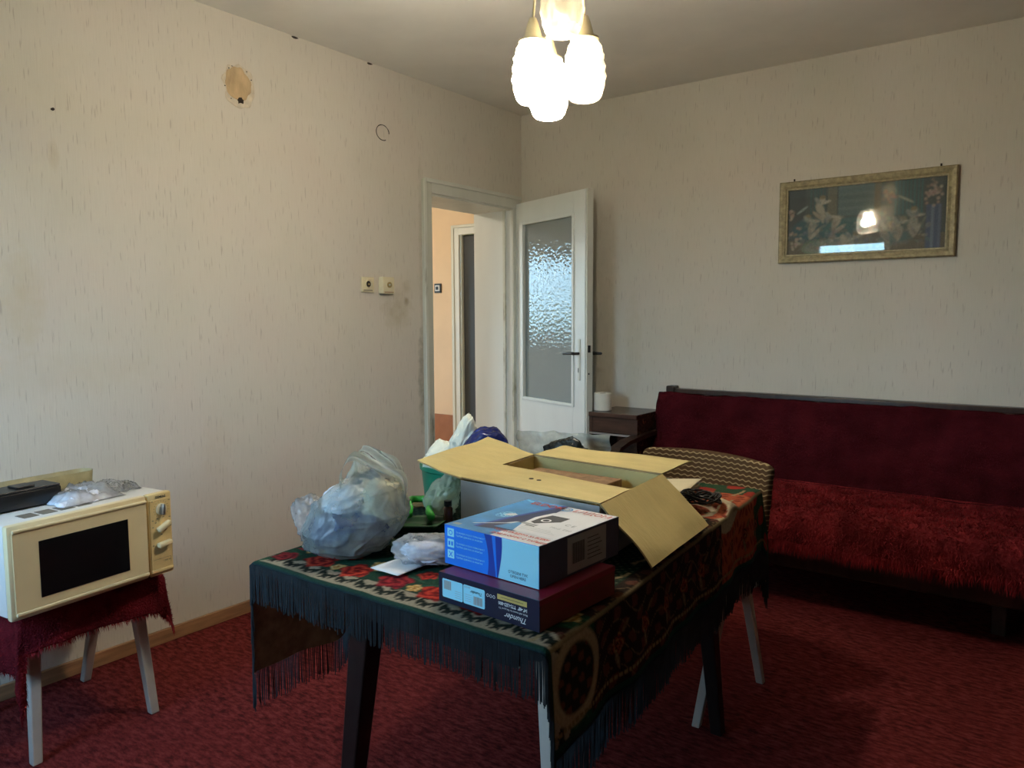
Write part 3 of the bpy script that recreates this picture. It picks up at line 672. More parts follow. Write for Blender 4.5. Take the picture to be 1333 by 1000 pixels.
for (p1, p0, mt, lb) in (((1.66, -2.87, .70), (1.56, -2.88, 0), M_tablewood, None), ((2.053, -2.77, .70), (2.138, -2.84, 0), M_palewood, 'pale painted leg, the odd one out'),
                         ((1.985, -1.83, .70), (2.048, -1.80, 0), M_tablewood, None), ((1.46, -1.83, .70), (1.40, -1.78, 0), M_tablewood, None)):
    bm = bmesh.new(); taper(bm, p1, p0, .060 if mt is M_tablewood else .032, .055 if mt is M_tablewood else .03, .036 if mt is M_tablewood else .024, .036 if mt is M_tablewood else .024)
    o = part('leg', bm, mt, tb); 
    if lb: o['label'] = lb
OL, OR_, ON, OF = .28, .20, .014, .24
def drape(s, t, L_=None, waves=1.):
    W0, H0 = TWd, TLn
    ds = s if s < 0 else max(0, s-W0); dt = t if t < 0 else max(0, t-H0)
    cs, ct = min(max(s, 0), W0), min(max(t, 0), H0)
    r = math.hypot(ds, dt); z = TZ; ox = oy = 0
    wr = .0025*noise.noise(V(s*7, t*7, 0))+.002*abs(noise.noise(V(s*16, t*16, 5)))
    # bunched cloth at the far right corner
    fx = math.exp(-(((s-(W0-.05))/.13)**2+((t-(H0-.32))/.20)**2)); wr += .022*fx*max(0, math.sin((s*.8+t)*26+2))
    if r > 0:
        rho = .014; q = rho*PI/2
        out, dn = (rho*math.sin(r/rho), rho*(1-math.cos(r/rho))) if r < q else (rho+.03*(r-q), rho+(r-q))
        ux, uy = ds/r, dt/r
        along = t if abs(ds) > abs(dt) else s
        if ds > 0 or dt < 0: waves = .35
        fold = waves*(.016*math.sin(along*17+1.3*math.sin(along*5))+.010*math.sin(along*37+2))*min(1, max(0, dn/.12))
        both = min(abs(ds), abs(dt))/max(1e-6, r)
        out += fold*(1-both)+both*.03*min(1, dn/.15)
        ox, oy = ux*out, uy*out; z -= dn
        wr *= max(0, 1-r/.05)
        if ds < 0 and t < .35: ox += .5*min(0, dn-.0)*0
    p = TA+ES*(cs+ox)+ET*(ct+oy)
    return V(p.x, p.y, z+wr)
NS, NT = 300, 380
tcl = empty('tablecloth', (1.77, -2.33, TZ), label='dark green floral tapestry tablecloth with roses and a long fringe', cat='tablecloth')
bm = bmesh.new(); S0, S1, T0, T1 = -OL, TWd+OR_, -ON, TLn+OF
grid(bm, lambda u, v: drape(S0+(S1-S0)*u, T0+(T1-T0)*v), NS, NT)
M_cloth = vcol('tapestry', .85, .5, 500, .1)
cl = part('cloth_face', bm, M_cloth, tcl, True, keep=True)
# colours, drawn flat in cloth coordinates
Sg, Tg = np.meshgrid(np.linspace(S0, S1, NS+1), np.linspace(T0, T1, NT+1), indexing='ij')
img = np.zeros((NS+1, NT+1, 3)); X, Z = Sg, Tg; asp = 1.
GR, DK, CR, RD, OR2, YE = (.012, .055, .032), (.006, .012, .010), (.42, .36, .25), (.36, .020, .015), (.42, .055, .02), (.62, .38, .11)
img[:] = GR
lat = (np.abs(((Sg+Tg)/.022) % 1-.5) > .36) | (np.abs(((Sg-Tg)/.022) % 1-.5) > .36)
fill(lat, (.008, .02, .012)); dots = (np.abs(((Sg+Tg)/.022) % 1-.5) < .16) & (np.abs(((Sg-Tg)/.022) % 1-.5) < .16); fill(dots, (.16, .15, .10), .8)
dn = Tg-T0; dl = Sg-S0; drr = S1-Sg; df_ = T1-Tg
# brown and red medallion ground on the right and far hang
mask = (Sg > TWd-.02); fill(mask, (.022, .012, .009)); fill(mask & (np.sin(Sg*95)*np.sin(Tg*80+np.sin(Sg*60)) > .35), (.10, .035, .02)); fill(mask & (np.abs(np.sin(Sg*70+2*np.sin(Tg*30))) < .10), (.15, .10, .05))
mask = (Tg > TLn-.42) & (Sg > TWd-.28); fill(mask, (.40, .10, .045)); fill(mask & (np.sin(Sg*130+3*np.sin(Tg*50))*np.sin(Tg*120) > .25), (.20, .035, .02))
q = np.hypot((Sg-(TWd-.10))/1.0, (Tg-(TLn-.36))/1.0); fill((np.abs(q-.13) < .022) & mask, CR); fill((np.abs(q-.07) < .008) & mask, CR)
mask = (Tg > TLn-.10) & (Sg > TWd-.5); fill(mask, (.02, .06, .03)); fill(mask & (np.sin(Sg*42)*np.cos(Tg*40) > .35), (.30, .03, .02))
# cream band with leaf sprays along near, left edges
def band(d, along, w0, w1):
    wob = .010*np.sin(along*63)+.006*np.sin(along*141+1); fill((d > w0) & (d < w1+wob), (.34, .30, .22))
band(dn, Sg, .016, .075); band(dl, Tg, .026, .075); 
fill((dn > .075) & (dn < .22) & (Sg < TWd-.02), (.010, .045, .026)); fill((dl > .075) & (dl < .22), (.010, .045, .026))
def leaf(cx, cz, a, b, ang, col):
    c, s = math.cos(ang), math.sin(ang); dx, dz = X-cx, Z-cz; u_ = (dx*c+dz*s)/a; v_ = (-dx*s+dz*c)/b
    fill(np.clip((1.1-(np.abs(v_)/(np.clip(1-u_**2, 1e-3, 1)))-np.maximum(0, np.abs(u_)-1)*99)/.25, 0, 1)*(np.abs(u_) < 1), col)
    fill((np.abs(v_) < .14) & (np.abs(u_) < .9), tuple(min(1, k*2.0+.01) for k in col), .6)
def rose(cx, cz, R, cols, seed):
    dx, dz = X-cx, Z-cz; d = np.hypot(dx, dz)/R; a = np.arctan2(dz, dx)
    ed = 1+.13*np.sin(5*a+seed)+.05*np.sin(11*a+2*seed)
    fill(np.clip((ed-d)/.12, 0, 1), cols[0])
    sp_ = np.sin(d*11+a*2+1.5*np.sin(3*a+seed)); fill((sp_ > .55) & (d < ed*.95), cols[1]); fill((sp_ < -.75) & (d < ed*.9), cols[2]); fill(d < .16, cols[1])
RC = ((.40, .022, .016), (.15, .008, .008), (.55, .07, .03)); YC = ((.62, .40, .13), (.36, .17, .04), (.80, .62, .30)); MC = ((.24, .012, .022), (.10, .006, .010), (.34, .03, .03))
rr = random.Random(5)
def spray(along_s, d0, ax):
    P = (lambda a, d: (a, T0+d)) if ax == 's' else (lambda a, d: (S0+d, a))
    for k in range(4):
        x_, z_ = P(along_s+(k-1.5)*.017, d0-.008*abs(k-1.5)); leaf(x_, z_, .021, .0065, (PI/2 if ax == 's' else 0)+(k-1.5)*.45, (.008, .014, .010))
near_k = [S0+.05+.115*i for i in range(11)]; left_k = [T0+.10+.128*i for i in range(13)]
for k in near_k:
    spray(k, .054, 's'); spray(k+.058, .056, 's')
    for q_ in range(8): leaf(k+rr.uniform(-.06, .06), T0+rr.uniform(.088, .17), rr.uniform(.03, .045), .017, rr.uniform(-1, 1), (.010, .055, .030))
for k in left_k:
    spray(k, .066, 't'); spray(k+.06, .066, 't')
    for q_ in range(4): leaf(S0+rr.uniform(.09, .2), k+rr.uniform(-.06, .06), rr.uniform(.03, .05), .016, rr.uniform(0, 3), (.010, .055, .030))
for j, k in enumerate(left_k):
    rose(S0+.12, k+.01, .036, RC, j); rose(S0+.165, k+.055, .024, YC if j % 2 else RC, j+2)
for j, k in enumerate(near_k):
    if k < TWd-.02:
        rose(k+.01, T0+.100, .040, RC if j % 3 != 2 else MC, j)
        if j % 2 == 0: rose(k+.056, T0+.150, .030, YC, j+1); rose(k+.028, T0+.158, .020, YC, j+2)
        else: rose(k+.05, T0+.165, .024, RC, j+4); rose(k+.07, T0+.095, .018, YC, j)
for (cx, cz, R, cc) in ((.05, .18, .040, RC), (.03, .30, .03, RC), (.03, .06, .03, MC), (.12, .42, .04, MC), (.34, .5, .045, RC), (.55, .6, .04, YC), (.2, .75, .04, RC), (.3, .95, .04, RC), (.15, 1.1, .03, YC)):
    for q_ in range(4): leaf(cx+rr.uniform(-.05, .05), cz+rr.uniform(-.05, .05), .045, .018, rr.uniform(0, 3), (.010, .06, .030))
    rose(cx, cz, R, cc, cx*40)
# right hang: medallion near the corner, small tulips and a dotted line near the edge
q = np.hypot((Sg-(TWd+.09))/.075, (Tg-.09)/.085); fill(np.clip((1.15-q)/.1, 0, 1), (.40, .32, .20)); fill(np.clip((.86-q)/.1, 0, 1), (.02, .02, .014)); fill((q < .8) & (np.sin(Sg*160)*np.sin(Tg*120+1) > .3), (.12, .05, .025))
for k in range(9):
    tt = .27+k*.125; rose(TWd+.10, tt, .022, ((.22, .045, .02), (.05, .01, .008), (.28, .14, .06)), k); leaf(TWd+.13, tt, .022, .007, .3, (.16, .11, .06)); leaf(TWd+.07, tt+.03, .02, .006, 2.2, (.13, .08, .04))
fill((np.abs(drr-.035) < .0035) & (np.abs((Tg/.016) % 1-.5) < .36), (.24, .18, .09)); fill((np.abs(Sg-(TWd+.012)) < .004), (.20, .15, .08)); fill((np.abs(Sg-(TWd-.035)-.008*np.sin(Tg*50)) < .005) & (np.sin(Tg*50+1.5) > -.3), (.34, .27, .15))
for d_ in (dn, dl, drr, df_): fill(d_ < .017, (.010, .050, .036)); fill(d_ < .008, (.010, .028, .036))
recolor(cl, img.reshape(-1, 3))
# brown backing under the hanging sides
bm = bmesh.new()
def inner(s, t):
    ds = s if s < 0 else max(0, s-TWd); dt = t if t < 0 else max(0, t-TLn); r = math.hypot(ds, dt); p = drape(s, t)
    if r > 0: p -= (ES*(ds/r)+ET*(dt/r))*.004
    p.z -= .004 if r < .03 else .0; return p
grid(bm, lambda u, v: inner(S0+.002+(S1-S0-.004)*u, T0+.002+(T1-T0-.004)*v), 110, 140)
part('backing', bm, M_backing, tcl, True, keep=True)
bm = bmesh.new()
def thread(p, L_, r):
    d = V(r.uniform(-.03, .03), r.uniform(-.03, .03), -1).normalized(); e_ = p+d*L_; w0 = .0011
    a = [bm.verts.new(p+V(w0*math.cos(k*2.094), w0*math.sin(k*2.094), 0)) for k in range(3)]
    b = [bm.verts.new(e_+V(w0*math.cos(k*2.094), w0*math.sin(k*2.094), 0)) for k in range(3)]
    for k in range(3): bm.faces.new((a[k], a[(k+1) % 3], b[(k+1) % 3], b[k]))
r = random.Random(11)
def run(a, b, n):
    for k in range(n):
        u = (k+r.uniform(-.3, .3))/n; u = min(max(u, 0), 1); thread(drape(a[0]+(b[0]-a[0])*u, a[1]+(b[1]-a[1])*u)+V(0, 0, .002), r.uniform(.074, .092), r)
run((S0, T0), (S1, T0), 480); run((S1, T0), (S1, T1), 620); run((S0, T0), (S0, T1), 480); run((S0, T1), (S1, T1), 330)
part('fringe', bm, M_fringe, tcl, kind='stuff', keep=True)

# ------------------------------------------------------------------ boxes on the table
ZT = TZ+.004
def crate(t, x0, x1, y0, y1, z0, z1, mats, name='side_panel'):
    """closed printed box: six thin panels, mats = (front -y, right +x, back, left, top, bottom)"""
    th_ = .002
    part('front_panel', B(x0, x1, y0, y0+th_, z0, z1), mats[0], t); part('back_panel', B(x0, x1, y1-th_, y1, z0, z1), mats[2], t)
    part(name, B(x1-th_, x1, y0+th_, y1-th_, z0, z1), mats[1], t); part(name, B(x0, x0+th_, y0+th_, y1-th_, z0, z1), mats[3], t)
    part('top_panel', B(x0+th_, x1-th_, y0+th_, y1-th_, z1-th_, z1), mats[4], t); part('bottom_panel', B(x0+th_, x1-th_, y0+th_, y1-th_, z0, z0+th_), mats[5], t)
# lower maroon and black box, local frame rotated a little
RB = (1.931, -2.945, ZT+.001); RW, RD_, RH = .243, .24, .056
rb = empty('cardboard_box', RB, math.radians(-3.2), label='flat maroon and black printed box lying under the blue box', cat='box')
rot_r = wm(rb)
def crateL(t, W, D, H, mats):
    th_ = .002
    for nm, a, mm in (('front_panel', (0, W, 0, th_, 0, H), mats[0]), ('back_panel', (0, W, D-th_, D, 0, H), mats[2]), ('side_panel', (W-th_, W, th_, D-th_, 0, H), mats[1]), ('side_panel', (0, th_, th_, D-th_, 0, H), mats[3]),
                      ('top_panel', (th_, W-th_, th_, D-th_, H-th_, H), mats[4]), ('bottom_panel', (th_, W-th_, th_, D-th_, 0, th_), mats[5])):
        part(nm, B(*a), mm, t, local=True)
crateL(rb, RW, RD_, RH, (M_darkbox, M_rustbox, M_darkbox, M_maroon, M_maroon, M_darkbox))
def ffront(t, W, D, H): 
    Mx = wm(t); q = Mx.to_3x3(); return Face(Mx @ V(0, 0, 0), q @ V(1, 0, 0), V(0, 0, 1))
def ftop(t, W, D, H):
    Mx = wm(t); q = Mx.to_3x3(); return Face(Mx @ V(0, 0, H), q @ V(1, 0, 0), q @ V(0, 1, 0))
def fright(t, W, D, H):
    Mx = wm(t); q = Mx.to_3x3(); return Face(Mx @ V(W, 0, 0), q @ V(0, 1, 0), V(0, 0, 1))
f = ffront(rb, RW, RD_, RH)
def rrect(f, key, x0, x1, y0, y1, r_, h):
    pts = []
    for cx, cy, a0 in ((x1-r_, y1-r_, 0), (x0+r_, y1-r_, PI/2), (x0+r_, y0+r_, PI), (x1-r_, y0+r_, 1.5*PI)):
        pts += [(cx+r_*math.cos(a0+k*PI/8), cy+r_*math.sin(a0+k*PI/8)) for k in range(5)]
    f.poly(key, pts, h)
rrect(f, (M_pale_bluelit, 'sticker', 1), .010, .063, .010, .046, .003, .0005); rrect(f, (M_pale_bluelit, 'sticker', 2), .0645, .118, .010, .046, .003, .0005)
for k in range(12): f.rect(M_printgrey, .014+k*.0016, .0149+k*.0016+(.0006 if k % 3 else 0), .026, .043, .0008)
for k in range(13): f.rect(M_printgrey, .090+k*.0018, .0908+k*.0018+(.0006 if k % 4 else 0), .013, .029, .0008)
for k in range(4): f.rect(M_printgrey, .043, .060, .015+k*.004, .0156+k*.004, .0008); f.rect(M_printgrey, .068, .086, .016+k*.004, .0166+k*.004, .0008)
f.text(M_printblack, 'Thunder', .098, .036, .0085, flip=True, shear=.4, align='CENTER', h=.0009)
f.text(M_printgrey, '36010277', .075, .0425, .004, flip=True, align='CENTER', h=.0009)
for k in range(3): f.ring((M_printwhite, 'symbol', k), .125+k*.0075, .039, .003, .0009, .0006, 12)
f.rect(M_printgold, .148, .216, .038, .0475, .0005); f.rect(M_printblack, .156, .208, .0425, .0433, .0008)
f.text(M_printwhite, '14"-48"  TTS-LED-800', .2175, .032, .0085, flip=True, bold=.0002, sx=.86)
f.text(M_printwhite, 'Black wall mount for flat panel TV', .2175, .0235, .0048, flip=True)
f.text(M_printwhite, 'Thunder', .2175, .0125, .0145, flip=True, shear=.45)
f.finish(rb, 'printing')
f = fright(rb, RW, RD_, RH); f.text(M_maroon, 'Thunder', .12, .027, .03, flip=True, shear=.4, align='CENTER'); f.rect(M_maroon, .0, RD_, .046, RH, .0004); f.finish(rb, 'printing')

BW, BD, BH = .235, .262, .0775
bb = empty('appliance_box', (1.909, -2.902, ZT+.001+RH+.0015), math.radians(-3.5), label='blue and white printed appliance box stacked on the maroon box', cat='box')
crateL(bb, BW, BD, BH, (M_blue1, M_sidedark, M_navy, M_blue1, M_printwhite, M_sidedark))
f = ffront(bb, BW, BD, BH)
def curve_strip(f, key, xa, xb, H, h, n=14):
    pts = [(xa(k/n), H*k/n) for k in range(n+1)]+[(xb(1-k/n), H*(1-k/n)) for k in range(n+1)]; f.poly(key, pts, h)
f.poly((M_pale_bluelit, 'pale_panel', 0), [(.137+.010*math.sin(k/10*PI*.6), BH*k/10) for k in range(11)]+[(BW, BH), (BW, 0)], .0004)
curve_strip(f, M_bluedeep, lambda v: .113+.012*(1-v)*v*2-.008*v, lambda v: .139+.010*math.sin(v*PI*.6), BH, .0006)
curve_strip(f, M_blue1, lambda v: .126+.008*(1-v)-.002*v, lambda v: .131+.006*(1-v)+.002*v, BH, .0008)
for k, ic in enumerate(('box', 'grid', 'cross')):
    y0 = .056-k*.0215; rrect(f, (M_pale_bluelit, 'icon', k), .008, .026, y0, y0+.0165, .001, .0005)
    if k == 0: f.ring(M_blue1, .017, y0+.008, .005, .0015, .0008, 12)
    if k == 1:
        for a in (0, 1): f.rect(M_blue1, .011+a*.0075, .0155+a*.0075, y0+.004, y0+.012, .0008)
    if k == 2:
        for sg in (1, -1): f.poly(M_blue1, [(.012, y0+(.0035 if sg > 0 else .0125)), (.0135, y0+(.0025 if sg > 0 else .0135)), (.022, y0+(.0125 if sg > 0 else .0035)), (.0205, y0+(.0135 if sg > 0 else .0025))], .0008)
    for q_, s_ in enumerate(('За мокра и суха повърхност', 'Удобна дръжка за монтаж')): f.text(M_pale_bluelit, s_, .031, y0+.011-q_*.0062, .0054, sx=1.0)
f.text(M_navy, 'ОТВОРИ ТУК', .187, .018, .0072, align='CENTER'); f.text(M_navy, 'OPEN HERE', .187, .0105, .0072, align='CENTER')
f.finish(bb, 'printing')
f = ftop(bb, BW, BD, BH)
def cb_(t): return .142-.03*t+.02*math.sin(t*PI)        # left border of the white field
f.poly((M_bluesky, 'blue_panel', 0), [(0.0, 0), (.118, 0)]+[(.118-.012*k/10+.004*math.sin(k/10*PI), BD*k/10) for k in range(11)]+[(0, BD)], .0004)
f.poly(M_navy, [(.060+.085*(k/12)**1.3*.55, BD*(.10+.9*k/12)) for k in range(13)]+[(.150-.038*(1-k/12)**.8+.0, BD*(1-k/12*.80)) for k in range(13)], .0006)
f.poly(M_bluedeep, [(.052+.085*(k/12)**1.3*.55, BD*(.10+.9*k/12)) for k in range(13)]+[(.060+.085*(1-k/12)**1.3*.55, BD*(.10+.9*(1-k/12))) for k in range(13)], .0008)
f.poly((M_printwhite, 'white_panel', 0), [(.132, .05), (.115, .10), (.108, .150), (.118, .20), (.150, .225), (BW, .225), (BW, .05)], .0009)
f.poly((M_bluesky, 'blue_corner', 0), [(.085, .05), (.132, .05), (.118, .10), (.104, .10)], .0008)
f.poly((M_printwhite, 'swoosh', 0), [(.036, .040), (.042, .040), (.100, .085), (.106, .105), (.098, .100), (.088, .082)], .0010)
f.poly((M_printblack, 'picture', 1), [(.122, .118), (.136, .112), (.172, .150), (.172, .182), (.128, .182), (.120, .150)], .0011)
f.ring((M_printwhite, 'picture_ring', 0), .142, .142, .011, .004, .0013, 16); f.rect(M_printgrey, .112, .150, .098, .108, .0011); f.rect(M_printblack, .128, .150, .092, .096, .0012)
f.text(M_printred, 'ELDOM', .030, .238, .028, bold=.0006, sx=.92, h=.0012); f.text(M_printred, 'ЕЛДОМ', .140, .238, .026, sx=.92, h=.0012)
f.ring((M_bluesky, 'emblem', 0), .124, .238, .013, .004, .0012, 20); f.ring(M_printgrey, .124, .238, .007, .003, .0012, 16)
f.text(M_printgrey, 'C E', .190, .140, .016, h=.0012, bold=.0004); f.text(M_printgrey, 'Mod. E60', .176, .110, .013, h=.0012)
for k in range(3): f.rect(M_printgrey, .130, .215-.01*k, .070+k*.008, .0712+k*.008, .0012)
f.text(M_printred, 'ТОПЛА ВЪЗДУХА ЗА ВСЕКИ', .098, .036, .0115, bold=.0005, h=.0013, sx=.82); f.text(M_printred, 'ДОМ И ОФИС С ТАЙМЕР', .108, .016, .0115, bold=.0005, h=.0013, sx=.92)
for k in range(14): # pale swirling picture in the blue field
    a = k*.6; f.ring(M_pale_bluelit, .048+.008*math.cos(a), .130+.010*math.sin(a), .010+.004*math.sin(k*2.1), .0012, .0007+.00002*k, 14)
f.poly((M_printwhite, 'picture', 0), [(.045, .125), (.062, .128), (.070, .142), (.058, .148), (.048, .140)], .0010)
rrect(f, (M_printgrey, 'symbol', 0), .008, .026, .012, .024, .002, .0007); f.finish(bb, 'printing')
f = fright(bb, BW, BD, BH); f.rect((M_printgrey, 'side_label', 0), .085, .215, .004, BH-.004, .0005); 
for k in range(16): f.rect(M_printblack, .10+k*.0026, .1012+k*.0026+(.0006 if k % 3 else 0), .02, .06, .0007)
for k in range(6): f.rect(M_printblack, .15, .20-.006*(k % 3), .018+k*.008, .0195+k*.008, .0007)
f.finish(bb, 'printing')

# open carton
KA, KB, KC, KD = V(1.648, -2.545, 0), V(2.070, -2.575, 0), V(2.037, -2.200, 0), V(1.607, -2.165, 0)
K0, K1 = ZT+.001, .882
ct = empty('open_carton', (1.84, -2.37, K0), label='large open carton, white outside, with four yellow cardboard flaps', cat='carton')
def sheet(pts, inner_dir, name, parent, th_=.004, m_out=M_cartonwhite, m_in=M_card, sub=10, wob=.0):
    """quad sheet a,b (hinge) c,d with white outer skin and tan inner skin"""
    a, b, c, d = [Vector(p) for p in pts]; nrm = (b-a).cross(d-a).normalized()
    if nrm.dot(Vector(inner_dir)) < 0: nrm = -nrm
    bm = bmesh.new(); n_ = sub if wob else 1
    def P(u, v, h):
        p = (a.lerp(b, u)).lerp(d.lerp(c, u), v); w_ = wob*noise.noise(V(u*2.5, v*2.5, a.x*9))*v
        return p+nrm*(h+w_)
    top = grid(bm, lambda u, v: P(u, v, th_/2), n_, n_); nt_ = len(bm.faces)
    bot = grid(bm, lambda u, v: P(u, v, -th_/2), n_, n_)
    bm.faces.ensure_lookup_table()
    for i, fc in enumerate(bm.faces): fc.material_index = 0 if i < nt_ else 1
    def side(l1, l2):
        for i in range(len(l1)-1): bm.faces.new((l1[i], l1[i+1], l2[i+1], l2[i])).material_index = 2
    side([r_[0] for r_ in top], [r_[0] for r_ in bot]); side([r_[-1] for r_ in top], [r_[-1] for r_ in bot]); side(top[0], bot[0]); side(top[-1], bot[-1])
    return part(name, bm, [m_in, m_out, M_cardedge], parent)
up = lambda p, z: V(p.x, p.y, z)
wf = sheet([up(KA, K1), up(KB, K1), up(KB, K0), up(KA, K0)], (0, 1, 0), 'front_wall', ct)
wr_ = sheet([up(KB, K1), up(KC, K1), up(KC, K0), up(KB, K0)], (-1, 0, 0), 'right_wall', ct)
wb = sheet([up(KC, K1), up(KD, K1), up(KD, K0), up(KC, K0)], (0, -1, 0), 'back_wall', ct)
wl_ = sheet([up(KD, K1), up(KA, K1), up(KA, K0), up(KD, K0)], (1, 0, 0), 'left_wall', ct)
bm = bmesh.new(); bm.faces.new([bm.verts.new(up(p, K0+.002)) for p in (KA, KB, KC, KD)]); solid(bm, .002); part('carton_bottom', bm, M_card, ct)
ZF = K1+.003
fl = sheet([up(KD, ZF), up(KA, ZF), V(1.440, -2.487, ZF+.014), V(1.362, -2.075, ZF+.016)], (0, 0, 1), 'left_flap', ct, wob=.012)
ff = sheet([up(KA, ZF+.002), up(KB, ZF+.002), V(2.045, -2.385, ZF-.003), V(1.626, -2.345, ZF-.001)], (0, 0, 1), 'front_flap', ct, wob=.006)
fb = sheet([up(KC, ZF), up(KD, ZF), V(1.618, -2.005, ZF+.004), V(2.030, -1.985, ZF-.002)], (0, 0, 1), 'back_flap', ct, wob=.010)
fr_ = sheet([up(KB, ZF), up(KC, ZF), V(2.166, -2.20, ZT+.016), V(2.196, -2.572, ZT+.016)], (.5, 0, 1), 'right_flap', ct, wob=.008)
for x_, y_ in ((1.80, -2.452), (1.826, -2.456)):
    bm = bmesh.new(); cyl(bm, (x_, y_, ZF+.001), (x_, y_, ZF+.0035), .006, n=12); part('hand_hole', bm, M_hole, ct)
bi = empty('packing_insert', (1.80, -2.29, K0+.005), label='brown corrugated packing block lying inside the open carton', cat='packing')
part('insert_block', B(1.66, 1.93, -2.36, -2.215, K0+.006, .862, bev=.003), M_brownpad, bi)
part('insert_lip', B(1.66, 1.94, -2.375, -2.365, .80, .858, bev=.002), M_card, bi)

# ------------------------------------------------------------------ crumpled bags
def facet(seed, n=46, lo=.78, hi=1.0):
    r_ = random.Random(seed); P = []
    for _ in range(n):
        d = V(r_.gauss(0, 1), r_.gauss(0, 1), r_.gauss(0, 1)).normalized(); P.append((d, r_.uniform(lo, hi)))
    return P
def ridge(p, f_): return 1-2*abs(noise.noise(p*f_))
def crumple(center, rad, seed, amp=.10, f_=2.6, sub=5, n=46, zmin=None, rot=0, lo=.78, shape=None):
    bm = bmesh.new(); bmesh.ops.create_icosphere(bm, subdivisions=sub, radius=1); P = facet(seed, n, lo)
    off = V(seed*3.1, seed*1.7, seed*.9); Rz = Matrix.Rotation(rot, 3, 'Z'); c = Vector(center)
    for v_ in bm.verts:
        d = v_.co.normalized(); r_ = min(h/max(1e-3, d.dot(q)) for q, h in P if d.dot(q) > .2)
        r_ = min(r_, 1.15)*(1+amp*ridge(d+off, f_)+amp*.5*ridge(d+off*2, f_*2.3))
        q = V(d.x*rad[0], d.y*rad[1], d.z*rad[2])*r_
        if shape: q = shape(q)
        p = Rz @ q+c
        if zmin is not None and p.z < zmin: p.z = zmin+.002*abs(noise.noise(p*60))
        v_.co = p
    return bm
Rh, Fh = V(.803, .596, 0), V(-.596, .803, 0)
bc = V(1.556, -2.815, ZT)
bg_ = empty('plastic_bag', (bc.x, bc.y, ZT), label='big translucent whitish carrier bag with blue things showing through, standing on the table', cat='bag')
LV = [(.0, -.085, .055, .085), (.012, -.118, .080, .100), (.05, -.130, .112, .112), (.085, -.112, .128, .110), (.11, -.098, .124, .100), (.135, -.070, .118, .082), (.155, -.045, .112, .064), (.172, -.022, .095, .046), (.19, -.012, .060, .030), (.205, -.005, .028, .014), (.213, .0, .012, .006)]
def sharp(p, f_): return (1-min(1, abs(noise.noise(p*f_))*2.2))**3
def bagp(u, v):
    i = 0; z = v*.213
    while i < len(LV)-2 and LV[i+1][0] < z: i += 1
    a, b = LV[i], LV[i+1]; t = (z-a[0])/(b[0]-a[0]); t = min(max(t, 0), 1); l, r_, d = [a[k]+(b[k]-a[k])*t for k in (1, 2, 3)]
    an = 2*PI*u; ca, sa = math.cos(an), math.sin(an); ca2 = math.copysign(abs(ca)**.85, ca); sa2 = math.copysign(abs(sa)**.85, sa)
    p = V(math.cos(an)*1.3, math.sin(an)*1.3, z*14); s = 1+.060*(sharp(p, .8)-.4)+.035*(sharp(p*1.7+V(3, 1, 2), 1.1)-.4)+.02*(sharp(V(p.x*3, p.y*3, p.z*.9), 1.2)-.4)
    s *= 1 if v > .06 else .97
    mid = (l+r_)/2; hw = (r_-l)/2
    q = bc+Rh*(mid+hw*ca2*s*.97)+Fh*(d*sa2*s)
    return V(q.x, q.y, ZT+.002+max(0, z+.006*noise.noise(p*1.5)*(1 if v > .05 else 0)))
bm = bmesh.new(); grid(bm, bagp, 160, 110); bmesh.ops.remove_doubles(bm, verts=bm.verts, dist=.0004); part('bag_body', bm, M_filmwhite, bg_, True)
def ribbon(bm, pts, wv, n=40, tw=0.):
    P = [bc+Rh*a+Fh*d+V(0, 0, z) for a, d, z in pts]
    def cr(t):
        k = t*(len(P)-1); i = min(int(k), len(P)-2); f_ = k-i; p0, p1, p2, p3 = P[max(i-1, 0)], P[i], P[i+1], P[min(i+2, len(P)-1)]
        return .5*((2*p1)+(p2-p0)*f_+(2*p0-5*p1+4*p2-p3)*f_*f_+(3*p1-p0-3*p2+p3)*f_**3)
    def fn(u, v):
        c = cr(u); w_ = Vector(wv); return c+w_*(v-.5)*(1+.3*noise.noise(V(u*6, 0, 2)))+Fh*(.006*math.sin(v*9+u*14))
    grid(bm, fn, n, 8)
bm = bmesh.new()
ribbon(bm, [(-.022, -.05, .160), (-.022, -.052, .190), (-.006, -.045, .222), (.012, -.03, .224), (.05, -.02, .202), (.085, -.015, .185), (.112, -.01, .168), (.118, -.01, .13)], Rh*.010+V(0, 0, .022))
part('bag_handle', bm, M_filmhandle, bg_, True)
bm = bmesh.new(); ribbon(bm, [(-.015, .02, .165), (-.01, .03, .20), (.012, .03, .228), (.05, .03, .214), (.085, .03, .197), (.105, .03, .165)], Rh*.010+V(0, 0, .026)); part('bag_handle', bm, M_filmhandle, bg_, True)
def inbag(a, d, z): q = bc+Rh*a+Fh*d; return (q.x, q.y, ZT+z)
o = tagp(part('cloth_bundle', crumple(inbag(-.008, .0, .046), (.102, .092, .054), 5, .05, n=70, lo=.90, zmin=ZT+.004, rot=.64), M_bundle, None, True), 'dark blue bundle at the bottom of the translucent carrier bag', 'bundle')
o = tagp(part('food_packet', crumple(inbag(.062, .015, .092), (.050, .058, .072), 8, .07, n=60, lo=.88, zmin=ZT+.006), M_olive, None, True), 'pale olive packet upright inside the translucent carrier bag', 'packet')
o = tagp(part('paper_wad', crumple(inbag(-.026, .015, .112), (.060, .055, .036), 13, .08, n=60, lo=.88), M_bluecloth, None, True), 'pale bluish wad on top of the blue bundle inside the carrier bag', 'paper')
o = tagp(part('clear_bag', crumple((1.455, -2.865, ZT+.062), (.040, .035, .062), 21, .16, zmin=ZT+.002, shape=lambda q: V(q.x*(1+q.z*5), q.y, q.z)), M_filmclear, None, True), 'small clear crumpled bag at the left side of the carrier bag', 'bag')
